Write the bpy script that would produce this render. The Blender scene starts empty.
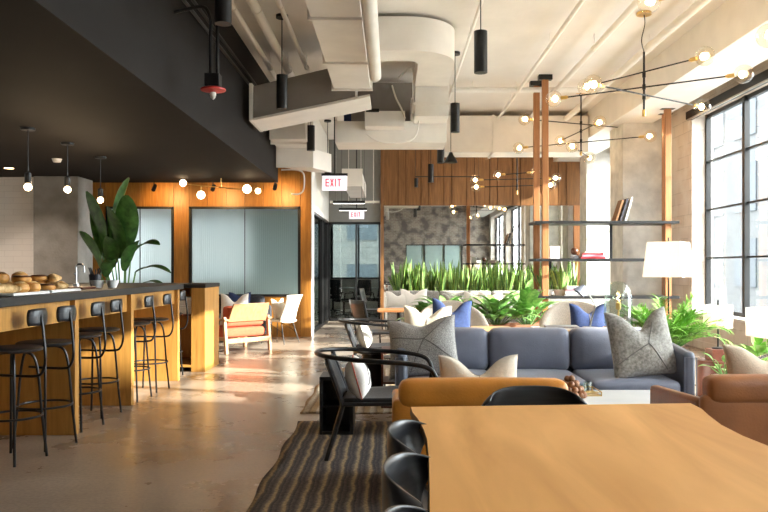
import bpy, bmesh, math, random
from math import sin, cos, pi, radians as R
from mathutils import Vector, Matrix
S = bpy.context.scene
C = S.collection
random.seed(7)
F, CX, CY, H = 747.0, 392.0, 268.0, 1.3      # focal length in px, vanishing point, eye height
def at(px, py, d):
    """point of the room seen at (px, py) of the photo and d metres away"""
    return Vector(((px-CX)*d/F, d, H-(py-CY)*d/F))
# ------------------------------------------------------------ camera, world, sun, exposure
cam = bpy.data.objects.new('camera', bpy.data.cameras.new('camera')); C.objects.link(cam)
cam.location = (0, 0, H); cam.rotation_euler = (pi/2, 0, 0)
cam.data.sensor_width = 36; cam.data.lens = F/768*36
cam.data.shift_x = -8/768; cam.data.shift_y = 12/768
cam.data.clip_start = .05; cam.data.clip_end = 300
S.camera = cam
S.view_settings.view_transform = 'Standard'; S.view_settings.look = 'None'
S.view_settings.gamma = 1; S.view_settings.use_curve_mapping = False
S.view_settings.exposure = 1.12
w = bpy.data.worlds.new('world'); S.world = w; w.use_nodes = True
bg = w.node_tree.nodes['Background']; bg.inputs[0].default_value = (.93, .97, 1, 1); bg.inputs[1].default_value = 10.5
sd = bpy.data.lights.new('sun', 'SUN'); sd.energy = 12.5; sd.angle = R(.6); sd.color = (1, .93, .82)
sun = bpy.data.objects.new('sun', sd); C.objects.link(sun)
SUN = Vector((1, -.30, .40)).normalized()
sun.rotation_euler = SUN.to_track_quat('Z', 'Y').to_euler(); sun.location = (20, -6, 12)
def portal(x, y, z, sx, sy, rot):
    d = bpy.data.lights.new('sky_portal', 'AREA'); d.shape = 'RECTANGLE'; d.size = sx; d.size_y = sy; d.cycles.is_portal = True
    o = bpy.data.objects.new('sky_portal', d); C.objects.link(o); o.location = (x, y, z); o.rotation_euler = rot
# ------------------------------------------------------------ materials
def nodes(m):
    m.use_nodes = True; nt = m.node_tree
    return nt, nt.nodes['Principled BSDF'], nt.nodes, nt.links
def ramp(n, stops):
    r = n.new('ShaderNodeValToRGB'); e = r.color_ramp.elements
    while len(e) < len(stops): e.new(.5)
    for x, (p, c) in zip(e, stops): x.position = p; x.color = (*c, 1)
    return r
def shade(c, k): return tuple(min(1, v*k) for v in c)
def mat(name, col, rough=.5, metal=0, var=.12, scale=6, stretch=(1,1,1), bump=0, bscale=40, detail=4, coat=0, sheen=0, trans=0, c2=None, ior=1.45):
    m = bpy.data.materials.new(name); nt, b, n, l = nodes(m)
    tc = n.new('ShaderNodeTexCoord'); mp = n.new('ShaderNodeMapping'); mp.inputs['Scale'].default_value = stretch
    l.new(tc.outputs['Object'], mp.inputs[0])
    no = n.new('ShaderNodeTexNoise'); no.inputs['Scale'].default_value = scale; no.inputs['Detail'].default_value = detail
    l.new(mp.outputs[0], no.inputs['Vector'])
    r = ramp(n, [(.3, shade(col, 1-var)), (.7, c2 or shade(col, 1+var))])
    l.new(no.outputs['Fac'], r.inputs[0]); l.new(r.outputs[0], b.inputs['Base Color'])
    b.inputs['Roughness'].default_value = rough; b.inputs['Metallic'].default_value = metal
    b.inputs['Coat Weight'].default_value = coat; b.inputs['Sheen Weight'].default_value = sheen
    b.inputs['Transmission Weight'].default_value = trans; b.inputs['IOR'].default_value = ior
    if bump:
        n2 = n.new('ShaderNodeTexNoise'); n2.inputs['Scale'].default_value = bscale; n2.inputs['Detail'].default_value = 3
        l.new(mp.outputs[0], n2.inputs['Vector'])
        bp = n.new('ShaderNodeBump'); bp.inputs['Strength'].default_value = bump; bp.inputs['Distance'].default_value = .01
        l.new(n2.outputs['Fac'], bp.inputs['Height']); l.new(bp.outputs[0], b.inputs['Normal'])
    return m
def wood(name, c1, c2, stretch=(14,14,.7), rough=.4, coat=0, scale=2.2):
    m = bpy.data.materials.new(name); nt, b, n, l = nodes(m)
    tc = n.new('ShaderNodeTexCoord'); mp = n.new('ShaderNodeMapping'); mp.inputs['Scale'].default_value = stretch
    l.new(tc.outputs['Object'], mp.inputs[0])
    no = n.new('ShaderNodeTexNoise'); no.inputs['Scale'].default_value = scale; no.inputs['Detail'].default_value = 6; no.inputs['Distortion'].default_value = 1.2
    l.new(mp.outputs[0], no.inputs['Vector'])
    r = ramp(n, [(.28, c1), (.5, tuple((a+b_)/2 for a, b_ in zip(c1, c2))), (.72, c2)])
    l.new(no.outputs['Fac'], r.inputs[0]); l.new(r.outputs[0], b.inputs['Base Color'])
    b.inputs['Roughness'].default_value = rough; b.inputs['Coat Weight'].default_value = coat
    bp = n.new('ShaderNodeBump'); bp.inputs['Strength'].default_value = .15; bp.inputs['Distance'].default_value = .004
    l.new(no.outputs['Fac'], bp.inputs['Height']); l.new(bp.outputs[0], b.inputs['Normal'])
    return m
def brick(name, c1, c2, mortar, axes, bw=.22, bh=.07, ms=.012, rough=.8, dirt=None, bump=.5):
    m = bpy.data.materials.new(name); nt, b, n, l = nodes(m)
    tc = n.new('ShaderNodeTexCoord'); sp = n.new('ShaderNodeSeparateXYZ'); cb = n.new('ShaderNodeCombineXYZ')
    l.new(tc.outputs['Object'], sp.inputs[0]); l.new(sp.outputs[axes[0]], cb.inputs[0]); l.new(sp.outputs[axes[1]], cb.inputs[1])
    t = n.new('ShaderNodeTexBrick'); l.new(cb.outputs[0], t.inputs['Vector'])
    t.inputs['Scale'].default_value = 1; t.inputs['Brick Width'].default_value = bw; t.inputs['Row Height'].default_value = bh
    t.inputs['Mortar Size'].default_value = ms; t.inputs['Color1'].default_value = (*c1, 1); t.inputs['Color2'].default_value = (*c2, 1)
    t.inputs['Mortar'].default_value = (*mortar, 1); t.inputs['Mortar Smooth'].default_value = .3
    out = t.outputs['Color']
    if dirt:
        no = n.new('ShaderNodeTexNoise'); no.inputs['Scale'].default_value = 2.6; no.inputs['Detail'].default_value = 8; l.new(tc.outputs['Object'], no.inputs['Vector'])
        r = ramp(n, [(.45, (0,0,0)), (.6, (1,1,1))]); l.new(no.outputs['Fac'], r.inputs[0])
        mx = n.new('ShaderNodeMixRGB'); l.new(r.outputs[0], mx.inputs[0]); l.new(out, mx.inputs[1]); mx.inputs[2].default_value = (*dirt, 1); out = mx.outputs[0]
    l.new(out, b.inputs['Base Color']); b.inputs['Roughness'].default_value = rough
    bp = n.new('ShaderNodeBump'); bp.inputs['Strength'].default_value = bump; bp.inputs['Distance'].default_value = .006; bp.invert = True
    l.new(t.outputs['Fac'], bp.inputs['Height']); l.new(bp.outputs[0], b.inputs['Normal'])
    return m
def emit(name, col, st):
    m = bpy.data.materials.new(name); nt, b, n, l = nodes(m)
    b.inputs['Base Color'].default_value = (*col, 1); b.inputs['Emission Color'].default_value = (*col, 1); b.inputs['Emission Strength'].default_value = st
    return m
def pane(name, tint, gloss=.08, rough=0.0):
    m = bpy.data.materials.new(name); nt, b, n, l = nodes(m); n.remove(b)
    t = n.new('ShaderNodeBsdfTransparent'); t.inputs[0].default_value = (*tint, 1)
    g = n.new('ShaderNodeBsdfGlossy'); g.inputs['Roughness'].default_value = rough
    fr = n.new('ShaderNodeLayerWeight'); fr.inputs['Blend'].default_value = .5
    pw = n.new('ShaderNodeMath'); pw.operation = 'POWER'; pw.inputs[1].default_value = 3.5; l.new(fr.outputs['Facing'], pw.inputs[0])
    ad = n.new('ShaderNodeMath'); ad.operation = 'MULTIPLY_ADD'; ad.inputs[1].default_value = .55; ad.inputs[2].default_value = .03+gloss*.15
    l.new(pw.outputs[0], ad.inputs[0])
    mx = n.new('ShaderNodeMixShader'); l.new(ad.outputs[0], mx.inputs[0]); l.new(t.outputs[0], mx.inputs[1]); l.new(g.outputs[0], mx.inputs[2])
    l.new(mx.outputs[0], n['Material Output'].inputs[0])
    return m
def shade_mat(name, col, em=0):
    m = bpy.data.materials.new(name); nt, b, n, l = nodes(m)
    tr = n.new('ShaderNodeBsdfTranslucent'); tr.inputs[0].default_value = (*col, 1)
    tc = n.new('ShaderNodeTexCoord'); no = n.new('ShaderNodeTexNoise'); no.inputs['Scale'].default_value = 90
    l.new(tc.outputs['Object'], no.inputs['Vector'])
    r = ramp(n, [(.3, shade(col, .95)), (.7, col)]); l.new(no.outputs['Fac'], r.inputs[0]); l.new(r.outputs[0], b.inputs['Base Color'])
    b.inputs['Roughness'].default_value = .9
    mx = n.new('ShaderNodeMixShader'); mx.inputs[0].default_value = .45
    l.new(b.outputs[0], mx.inputs[1]); l.new(tr.outputs[0], mx.inputs[2]); l.new(mx.outputs[0], n['Material Output'].inputs[0])
    return m
def stripes(name, axis, period, cols, wob=.25, rough=.95):
    m = bpy.data.materials.new(name); nt, b, n, l = nodes(m)
    tc = n.new('ShaderNodeTexCoord'); sp = n.new('ShaderNodeSeparateXYZ'); l.new(tc.outputs['Object'], sp.inputs[0])
    no = n.new('ShaderNodeTexNoise'); no.inputs['Scale'].default_value = 5; no.inputs['Detail'].default_value = 2; l.new(tc.outputs['Object'], no.inputs['Vector'])
    a = n.new('ShaderNodeMath'); a.operation = 'MULTIPLY_ADD'; a.inputs[1].default_value = wob*period*2; l.new(no.outputs['Fac'], a.inputs[0]); l.new(sp.outputs[axis], a.inputs[2])
    d = n.new('ShaderNodeMath'); d.operation = 'DIVIDE'; d.inputs[1].default_value = period; l.new(a.outputs[0], d.inputs[0])
    f = n.new('ShaderNodeMath'); f.operation = 'FRACT'; l.new(d.outputs[0], f.inputs[0])
    r = ramp(n, cols); l.new(f.outputs[0], r.inputs[0])
    n2 = n.new('ShaderNodeTexNoise'); n2.inputs['Scale'].default_value = 60; n2.inputs['Detail'].default_value = 4; l.new(tc.outputs['Object'], n2.inputs['Vector'])
    r2 = ramp(n, [(.35, (.45,.45,.45)), (.65, (1.0,1.0,1.0))]); l.new(n2.outputs['Fac'], r2.inputs[0])
    mx = n.new('ShaderNodeMixRGB'); mx.blend_type = 'MULTIPLY'; mx.inputs[0].default_value = .8; l.new(r.outputs[0], mx.inputs[1]); l.new(r2.outputs[0], mx.inputs[2])
    l.new(mx.outputs[0], b.inputs['Base Color']); b.inputs['Roughness'].default_value = rough
    bp = n.new('ShaderNodeBump'); bp.inputs['Strength'].default_value = .8; bp.inputs['Distance'].default_value = .01
    l.new(n2.outputs['Fac'], bp.inputs['Height']); l.new(bp.outputs[0], b.inputs['Normal'])
    return m
M = {}
def floor_mat():
    m = bpy.data.materials.new('polished_concrete'); nt, b, n, l = nodes(m)
    tc = n.new('ShaderNodeTexCoord')
    n1 = n.new('ShaderNodeTexNoise'); n1.inputs['Scale'].default_value = .8; n1.inputs['Detail'].default_value = 8; n1.inputs['Roughness'].default_value = .65; l.new(tc.outputs['Object'], n1.inputs['Vector'])
    r = ramp(n, [(.3, (.24,.175,.125)), (.5, (.34,.265,.205)), (.7, (.46,.39,.32))]); l.new(n1.outputs['Fac'], r.inputs[0])
    n2 = n.new('ShaderNodeTexNoise'); n2.inputs['Scale'].default_value = 45; n2.inputs['Detail'].default_value = 4; l.new(tc.outputs['Object'], n2.inputs['Vector'])
    r2 = ramp(n, [(.35, (.78,.78,.78)), (.6, (1,1,1))]); l.new(n2.outputs['Fac'], r2.inputs[0])
    mx = n.new('ShaderNodeMixRGB'); mx.blend_type = 'MULTIPLY'; mx.inputs[0].default_value = 1; l.new(r.outputs[0], mx.inputs[1]); l.new(r2.outputs[0], mx.inputs[2])
    l.new(mx.outputs[0], b.inputs['Base Color'])
    r3 = ramp(n, [(.3, (.2,.2,.2)), (.7, (.38,.38,.38))]); l.new(n1.outputs['Fac'], r3.inputs[0]); l.new(r3.outputs[0], b.inputs['Roughness'])
    b.inputs['Coat Weight'].default_value = .12; b.inputs['Coat Roughness'].default_value = .15
    return m
M['floor'] = floor_mat()
M['ceiling'] = mat('painted_ceiling', (.84,.79,.73), .8, var=.05, scale=1.5, bump=.2, bscale=12)
M['white'] = mat('white_paint', (.82,.79,.74), .6, var=.03)
M['duct'] = mat('painted_duct', (.87,.83,.77), .45, var=.05, scale=3)
M['duct_dark'] = mat('duct_shade_filter_grey', (.33,.30,.27), .6, var=.08, scale=3)  # branch duct's shade put into its colour; same grey on the filter panel
M['soffit'] = mat('charcoal_paint', (.019,.016,.0145), .75, var=.08, scale=2)
M['soffit_face'] = mat('warm_charcoal_paint', (.020,.0175,.0165), .7, var=.08, scale=2)
M['concrete'] = mat('raw_concrete', (.27,.255,.235), .85, var=.22, scale=3.5, detail=9, bump=.4, bscale=25)
M['concrete_l'] = mat('pale_concrete', (.66,.64,.60), .85, var=.2, scale=4, detail=9, bump=.4, bscale=25)
M['greywall'] = mat('grey_wall_paint', (.27,.265,.25), .7, var=.04)
M['wallwood'] = wood('honey_oak_panel', (.30,.115,.017), (.50,.215,.038), (10,10,.8), .42)
M['wallwood_seam'] = mat('panel_seam', (.12,.05,.015), .7)
M['bandwood'] = wood('walnut_panel', (.15,.062,.018), (.29,.13,.042), (10,10,.7), .45)
M['barwood'] = wood('golden_oak', (.37,.17,.034), (.55,.275,.065), (9,9,.9), .4)
M['postwood'] = wood('reddish_timber', (.32,.125,.04), (.47,.20,.072), (12,12,.6), .5)
M['tablewood'] = wood('honey_maple_slab', (.62,.275,.058), (.90,.46,.14), (2.6,.35,3), .62, coat=0, scale=1.6)
M['tablebark'] = wood('slab_edge', (.20,.10,.035), (.34,.18,.06), (6,6,6), .7)
for k_ in ('soffit','soffit_face'): M[k_].node_tree.nodes['Principled BSDF'].inputs['Specular IOR Level'].default_value = .15
M['mahogany'] = wood('dark_red_wood', (.08,.02,.012), (.13,.036,.02), (8,8,8), .35)
M['chairwood'] = wood('pale_teak', (.33,.165,.07), (.48,.26,.125), (9,9,1), .5)
M['consolewood'] = wood('light_oak', (.45,.28,.13), (.6,.4,.2), (2,9,9), .45)
M['stone'] = mat('black_countertop', (.012,.012,.013), .5, var=.2, scale=20)
M['black'] = mat('black_powder_coat', (.012,.012,.013), .42, var=.1)
M['blackwood'] = mat('black_stained_ash', (.024,.024,.027), .36, var=.3, scale=6, stretch=(1,1,12), coat=.2)
M['blackmetal'] = mat('black_metal', (.014,.014,.015), .3, .3, var=.1)
M['leatherblack'] = mat('black_leather', (.022,.024,.028), .42, var=.15, bump=.25, bscale=120)
M['brass'] = mat('brushed_brass', (.75,.50,.18), .3, 1, var=.08)
M['chrome'] = mat('chrome', (.75,.75,.76), .15, 1, var=.03)
M['steel'] = mat('brushed_steel', (.5,.5,.5), .3, 1, var=.05)
M['navy'] = mat('slate_blue_leather', (.18,.195,.26), .45, var=.12, scale=5, bump=.15, bscale=90, sheen=.2)
M['navydark'] = mat('dark_slate_leather', (.125,.14,.185), .4, var=.12, scale=5, bump=.15, bscale=90)
M['tan'] = mat('cognac_leather', (.66,.25,.032), .38, var=.15, scale=5, bump=.18, bscale=80, coat=.1)
M['brown'] = mat('brown_leather', (.30,.105,.032), .4, var=.2, scale=5, bump=.18, bscale=80, coat=.1)
M['rug'] = stripes('charcoal_striped_wool', 0, .088, [(0,(.15,.12,.105)), (.25,(.07,.06,.062)), (.45,(.20,.155,.13)), (.60,(.50,.36,.21)), (.70,(.52,.36,.19)), (.80,(.16,.125,.10)), (.92,(.075,.065,.068))])
M['rug2'] = stripes('tan_white_striped_wool', 0, .12, [(0,(.50,.35,.2)), (.4,(.56,.42,.26)), (.5,(.8,.74,.65)), (.75,(.62,.52,.40)), (.95,(.3,.2,.13))], .1)
M['knit'] = mat('grey_tweed', (.34,.33,.32), .95, var=.4, scale=150, detail=2, bump=.6, bscale=160, c2=(.62,.60,.57), sheen=.3)
M['greytweed'] = mat('stone_grey_linen', (.30,.285,.26), .95, var=.3, scale=45, detail=5, bump=.4, bscale=140, c2=(.48,.46,.42), sheen=.2)
M['cream'] = mat('cream_linen', (.74,.66,.54), .95, var=.07, scale=60, bump=.3, bscale=150, sheen=.3)
M['beige'] = mat('beige_linen', (.62,.50,.37), .95, var=.07, scale=60, bump=.3, bscale=150, sheen=.3)
M['whitefab'] = mat('white_cotton', (.80,.77,.72), .95, var=.05, scale=60, bump=.2, bscale=120)
M['creamseat'] = mat('oatmeal_boucle', (.60,.53,.45), .95, var=.15, scale=80, bump=.6, bscale=100)
M['bluefab'] = mat('indigo_linen', (.03,.052,.15), .9, var=.2, scale=40, bump=.3, bscale=120)
M['redfab'] = mat('brick_red_fabric', (.48,.095,.045), .9, var=.12, scale=30, bump=.3, bscale=120)
M['darkfab'] = mat('charcoal_fabric', (.03,.032,.04), .9, var=.2, scale=30)
M['piping'] = mat('charcoal_piping', (.06,.06,.065), .8)
M['stitch'] = mat('grey_stitch', (.20,.19,.18), .9)
M['marble'] = mat('white_marble', (.80,.79,.77), .2, var=.06, scale=3, detail=10)
M['bulb'] = pane('clear_bulb_glass', (.99,.95,.88), .25)
M['clear'] = pane('window_glass', (.95,.98,.98), .05)
M['dome'] = pane('dome_glass', (.80,.88,.86), .6)
M['tint'] = pane('partition_glass', (.60,.66,.65), .1)
M['filament'] = emit('bulb_filament', (1,.68,.36), 30)
M['frostbulb'] = emit('frosted_bulb', (1,.74,.44), 8)
M['downglow'] = emit('lamp_opening', (1,.66,.32), 5)
M['led'] = emit('white_led_strip', (1,.97,.92), 2)
M['signface'] = emit('sign_face', (.85,.83,.9), .35)
M['exitred'] = emit('exit_letters', (.85,.03,.06), .4)
M['red'] = mat('red_enamel', (.55,.03,.025), .4)
M['shade'] = shade_mat('white_lamp_shade', (.95,.92,.88))
M['leaf_snake'] = mat('snake_leaf', (.07,.19,.04), .4, var=.35, scale=14, stretch=(1,1,4), c2=(.17,.32,.08))
M['leaf_edge'] = mat('snake_leaf_margin', (.42,.52,.14), .45, var=.1)
M['leaf_hosta'] = mat('broad_leaf', (.12,.33,.07), .4, var=.3, scale=18, c2=(.32,.56,.17))
M['leaf_palm'] = mat('palm_leaf', (.12,.36,.045), .45, var=.3, scale=12, c2=(.32,.58,.11))
M['leaf_dark'] = mat('deep_green_leaf', (.018,.075,.018), .3, var=.4, scale=9, c2=(.06,.16,.035))
M['leaf_vein'] = mat('leaf_midrib', (.16,.30,.09), .4)
M['stalk'] = mat('plant_stalk', (.12,.26,.07), .5)
M['soil'] = mat('potting_soil', (.05,.035,.025), .95, bump=.8)
M['planter'] = mat('pale_planter', (.30,.28,.25), .6)
M['pot'] = mat('white_ceramic', (.75,.74,.72), .3)
M['potdark'] = mat('dark_ceramic', (.03,.03,.035), .4)
M['terracotta'] = mat('terracotta', (.42,.19,.11), .8)
M['bun'] = mat('glazed_bun', (.58,.22,.03), .45, var=.35, scale=14, c2=(.80,.42,.12))
M['flaky'] = mat('flaky_pastry', (.62,.32,.09), .6, var=.35, scale=30, c2=(.85,.6,.3), bump=.5)
M['bead'] = mat('brown_bead', (.28,.12,.05), .4, var=.2)
M['chocolate'] = mat('chocolate_glaze', (.09,.03,.012), .35, var=.2)
M['facade'] = brick('pale_facade', (.095,.095,.095), (.088,.088,.088), (.075,.075,.075), (1,2), 2.2, .7, .02, bump=.1)
M['facade2'] = brick('brown_facade', (.10,.095,.09), (.12,.11,.10), (.07,.065,.06), (0,2), .9, .3, .02, bump=.1)
M['facglass'] = mat('facade_glass', (.035,.042,.05), .5, 0)
M['street'] = mat('street_asphalt', (.25,.25,.25), .9)
M['tile'] = brick('white_wall_tile', (.70,.65,.60), (.67,.62,.57), (.58,.53,.49), (0,2), .30, .10, .004, .35, bump=.3)
M['brickwin'] = brick('painted_brick', (.68,.60,.52), (.74,.66,.58), (.58,.51,.44), (1,2), .42, .2, .008, .85, dirt=(.76,.70,.63))
M['brickback'] = brick('worn_brick', (.28,.21,.17), (.40,.34,.28), (.50,.46,.40), (0,2), .23, .08, .014, .9, dirt=(.17,.145,.13))
M['brickside'] = brick('worn_side_brick', (.34,.27,.23), (.46,.41,.36), (.5,.46,.4), (1,2), .23, .08, .014, .9, dirt=(.5,.47,.42))
M['mirror'] = mat('mirror', (.62,.62,.60), .02, 1, var=.02)
M['plasticgrey'] = mat('grey_plastic', (.25,.25,.26), .5)
M['plasticwhite'] = mat('white_plastic', (.75,.75,.75), .4)
M['book_red'] = mat('red_book', (.50,.03,.04), .5); M['book_white'] = mat('white_book', (.75,.72,.68), .6)
M['book_grey'] = mat('grey_book', (.30,.29,.30), .6); M['book_brown'] = mat('brown_book', (.25,.12,.05), .6)
M['book_pink'] = mat('pink_book', (.75,.25,.32), .6); M['book_dark'] = mat('dark_book', (.05,.05,.07), .5)
M['pages'] = mat('book_pages', (.72,.67,.58), .9, stretch=(1,1,60))
def frosted():
    m = bpy.data.materials.new('ribbed_frosted_glass'); nt, b, n, l = nodes(m)
    b.inputs['Base Color'].default_value = (.70,.80,.80,1); b.inputs['Transmission Weight'].default_value = 1; b.inputs['IOR'].default_value = 1.12
    b.inputs['Roughness'].default_value = .42
    tc = n.new('ShaderNodeTexCoord'); wv = n.new('ShaderNodeTexWave'); wv.inputs['Scale'].default_value = 8; l.new(tc.outputs['Object'], wv.inputs['Vector'])
    bp = n.new('ShaderNodeBump'); bp.inputs['Strength'].default_value = .3; bp.inputs['Distance'].default_value = .02
    l.new(wv.outputs['Fac'], bp.inputs['Height']); l.new(bp.outputs[0], b.inputs['Normal'])
    tl = n.new('ShaderNodeBsdfTranslucent'); tl.inputs[0].default_value = (.46,.55,.52,1)
    mx = n.new('ShaderNodeMixShader'); mx.inputs[0].default_value = .35; l.new(b.outputs[0], mx.inputs[1]); l.new(tl.outputs[0], mx.inputs[2]); l.new(mx.outputs[0], n['Material Output'].inputs[0])
    return m
M['frosted'] = frosted()
M['frostedteal'] = mat('frosted_teal_glass', (.45,.60,.58), .3, var=.05)
# ------------------------------------------------------------ mesh helpers
class G:
    """collects shapes for ONE mesh object; every face may take a material index"""
    def __init__(s): s.v = []; s.f = []; s.mi = []; s.cur = 0
    def add(s, vs, fs):
        o = len(s.v); s.v += [Vector(p) for p in vs]; s.f += [tuple(i+o for i in f) for f in fs]; s.mi += [s.cur]*len(fs); return s
    def box(s, x0, x1, y0, y1, z0, z1):
        return s.add([(x,y,z) for z in (z0,z1) for y in (y0,y1) for x in (x0,x1)], [(0,2,3,1),(4,5,7,6),(0,1,5,4),(2,6,7,3),(0,4,6,2),(1,3,7,5)])
    def hexa(s, p): return s.add(p, [(0,3,2,1),(4,5,6,7),(0,1,5,4),(1,2,6,5),(2,3,7,6),(3,0,4,7)])   # bottom 4 ccw, top 4 ccw
    def lathe(s, prof, c=(0,0,0), n=20, axis=None):
        q = Vector(axis).normalized().to_track_quat('Z','Y') if axis else None
        vs = []
        for r, z in prof:
            for i in range(n):
                p = Vector((r*cos(2*pi*i/n), r*sin(2*pi*i/n), z)); p = q @ p if q else p; vs.append(p+Vector(c))
        fs = [(j*n+i, j*n+(i+1)%n, (j+1)*n+(i+1)%n, (j+1)*n+i) for j in range(len(prof)-1) for i in range(n)]
        if prof[0][0] > 1e-4: fs.append(tuple(range(n-1,-1,-1)))
        if prof[-1][0] > 1e-4: fs.append(tuple(range((len(prof)-1)*n, len(prof)*n)))
        return s.add(vs, fs)
    def cyl(s, a, b, r, r2=None, n=12):
        a, b = Vector(a), Vector(b); L = (b-a).length
        return s.lathe([(r,0),(r if r2 is None else r2,L)], a, n, b-a)
    def ball(s, c, r, n=16, sz=1, m=None):
        m = m or n//2
        return s.lathe([(max(1e-5,r*sin(pi*j/m)), -r*sz*cos(pi*j/m)) for j in range(m+1)], c, n)
    def tube(s, pts, r, n=8, closed=False):
        pts = [Vector(p) for p in pts]; k = len(pts); rs = r if isinstance(r, (list,tuple)) else [r]*k
        vs = []; up = None
        for i, p in enumerate(pts):
            if closed: t = pts[(i+1)%k]-pts[i-1]
            else: t = pts[min(i+1,k-1)]-pts[max(i-1,0)]
            t.normalize()
            if up is None: up = t.orthogonal().normalized()
            up = (up - t*up.dot(t)).normalized(); side = t.cross(up)
            for j in range(n): vs.append(p+(up*cos(2*pi*j/n)+side*sin(2*pi*j/n))*rs[i])
        fs = [(i*n+j, i*n+(j+1)%n, ((i+1)%k)*n+(j+1)%n, ((i+1)%k)*n+j) for i in range(k if closed else k-1) for j in range(n)]
        if not closed: fs += [tuple(range(n-1,-1,-1)), tuple(range((k-1)*n, k*n))]
        return s.add(vs, fs)
    def grid(s, fn, nu, nv, closed_u=False):
        vs = [fn(i/(nu if closed_u else nu-1), j/(nv-1)) for j in range(nv) for i in range(nu)]
        fs = [(j*nu+i, j*nu+(i+1)%nu, (j+1)*nu+(i+1)%nu, (j+1)*nu+i) for j in range(nv-1) for i in range(nu if closed_u else nu-1)]
        return s.add(vs, fs)
    def cushion(s, c, sx, sy, sz, r=.05, puff=.02, axis=2, n=12, rot=None):
        """soft rounded block, half sizes from the full sizes sx, sy, sz"""
        h = Vector((sx/2, sy/2, sz/2)); r = min(r, min(h)*.99)
        for ax in range(3):
            a, b = [k for k in range(3) if k != ax]
            for sg in (-1, 1):
                vs = []
                for j in range(n+1):
                    for i in range(n+1):
                        p = Vector((0,0,0)); p[ax] = sg*h[ax]
                        p[a] = sin((i/n-.5)*pi)*h[a]; p[b] = sin((j/n-.5)*pi)*h[b]
                        q = Vector([max(-(h[k]-r), min(h[k]-r, p[k])) for k in range(3)]); d = p-q
                        if d.length > 1e-6: p = q+d.normalized()*r
                        o = [k for k in range(3) if k != axis]
                        fal = (1-min(1,(p[o[0]]/h[o[0]])**2))*(1-min(1,(p[o[1]]/h[o[1]])**2))
                        p[axis] += (1 if p[axis] > 0 else -1)*puff*fal*min(1, abs(p[axis])/h[axis])
                        if rot: p = rot @ p
                        vs.append(p+Vector(c))
                fl = (sg > 0) != (ax == 1)
                fs = []
                for j in range(n):
                    for i in range(n):
                        f = (j*(n+1)+i, j*(n+1)+i+1, (j+1)*(n+1)+i+1, (j+1)*(n+1)+i); fs.append(f if fl else f[::-1])
                s.add(vs, fs)
        return s
    def pillow(s, w, h, t, chop=.25, seed=0, n=18):
        """square cushion standing on its lower edge in the XZ plane, with a chopped top edge"""
        rn = random.Random(seed); ph = rn.random()*6
        for sg in (-1, 1):
            vs = []
            for j in range(n+1):
                for i in range(n+1):
                    u, v = sin((i/n-.5)*pi), sin((j/n-.5)*pi)
                    x = w/2*u*(1-.10*(1-v*v)); z = h/2*v*(1-.07*(1-u*u))
                    if v > -.2: z -= chop*h*math.exp(-(u/.42)**2)*((v+.2)/1.2)**1.6
                    if v > 0: x *= 1-.06*v
                    th = t/2*max(0,(1-u*u)*(1-v*v))**.38*(1-.35*max(0,v)*math.exp(-(u/.35)**2))
                    th *= 1+.10*sin(5*u+ph)*cos(4*v+ph)
                    vs.append((x, sg*th, z+h/2))
            fs = [(j*(n+1)+i, j*(n+1)+i+1, (j+1)*(n+1)+i+1, (j+1)*(n+1)+i) for j in range(n) for i in range(n)]
            s.add(vs, fs if sg < 0 else [f[::-1] for f in fs])
        return s
    def leaf(s, base, az, L, W, tilt=1.1, arch=1.0, fold=.25, n=8, prof=None, twist=0, edge=False):
        """blade that leaves base in direction az, starts at angle tilt above the floor and bends by arch"""
        prof = prof or (lambda t: max(.02, sin(pi*min(1,(t*.93+.07)))**.7)*(1-.25*t))
        p = Vector(base); rows = []; d = L/n
        for k in range(n+1):
            t = k/n; an = tilt-arch*t
            dr = Vector((cos(az)*cos(an), sin(az)*cos(an), sin(an)))
            tw = twist*t
            sd = Vector((-sin(az),cos(az),0)); nm = sd.cross(dr)
            sd2 = sd*cos(tw)+nm*sin(tw); nm2 = dr.cross(sd2)
            wv = W/2*prof(t)
            xs = (-1,-.75,0,.75,1) if edge else (-1,0,1)
            rows.append([p+sd2*wv*x - nm2*wv*fold*abs(x)*-1 for x in xs])
            p = p+dr*d
        m = len(rows[0]); o = len(s.v)
        s.v += [q for r_ in rows for q in r_]
        for k in range(n):
            for i in range(m-1):
                s.f.append((o+k*m+i, o+k*m+i+1, o+(k+1)*m+i+1, o+(k+1)*m+i)); s.mi.append(1 if edge and i in (0,m-2) else s.cur)
        return p
    def build(s, name, mats, parent=None, smooth=40, bevel=0, merge=False, solid=0, loc=None, rotz=0, sub=0):
        me = bpy.data.meshes.new(name); me.from_pydata(s.v, [], s.f)
        mats = mats if isinstance(mats, (list,tuple)) else [mats]
        for m in mats: me.materials.append(M[m] if isinstance(m, str) else m)
        me.polygons.foreach_set('material_index', s.mi)
        if merge or smooth or True:
            bm = bmesh.new(); bm.from_mesh(me)
            if merge: bmesh.ops.remove_doubles(bm, verts=bm.verts, dist=1e-4)
            if not solid: pass
            bmesh.ops.recalc_face_normals(bm, faces=bm.faces)
            for f in bm.faces: f.smooth = bool(smooth)
            if smooth:
                for e in bm.edges:
                    if len(e.link_faces) == 2 and e.calc_face_angle(0) > R(smooth): e.smooth = False
            bm.to_mesh(me); bm.free()
        o = bpy.data.objects.new(name, me); C.objects.link(o); o.parent = parent
        if loc is not None: o.location = loc
        o.rotation_euler.z = rotz
        if solid: md = o.modifiers.new('solid', 'SOLIDIFY'); md.thickness = solid; md.offset = 0
        if bevel: md = o.modifiers.new('bevel', 'BEVEL'); md.width = bevel; md.segments = 2; md.limit_method = 'ANGLE'; md.angle_limit = R(40)
        if sub: md = o.modifiers.new('sub', 'SUBSURF'); md.levels = md.render_levels = sub
        return o
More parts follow.
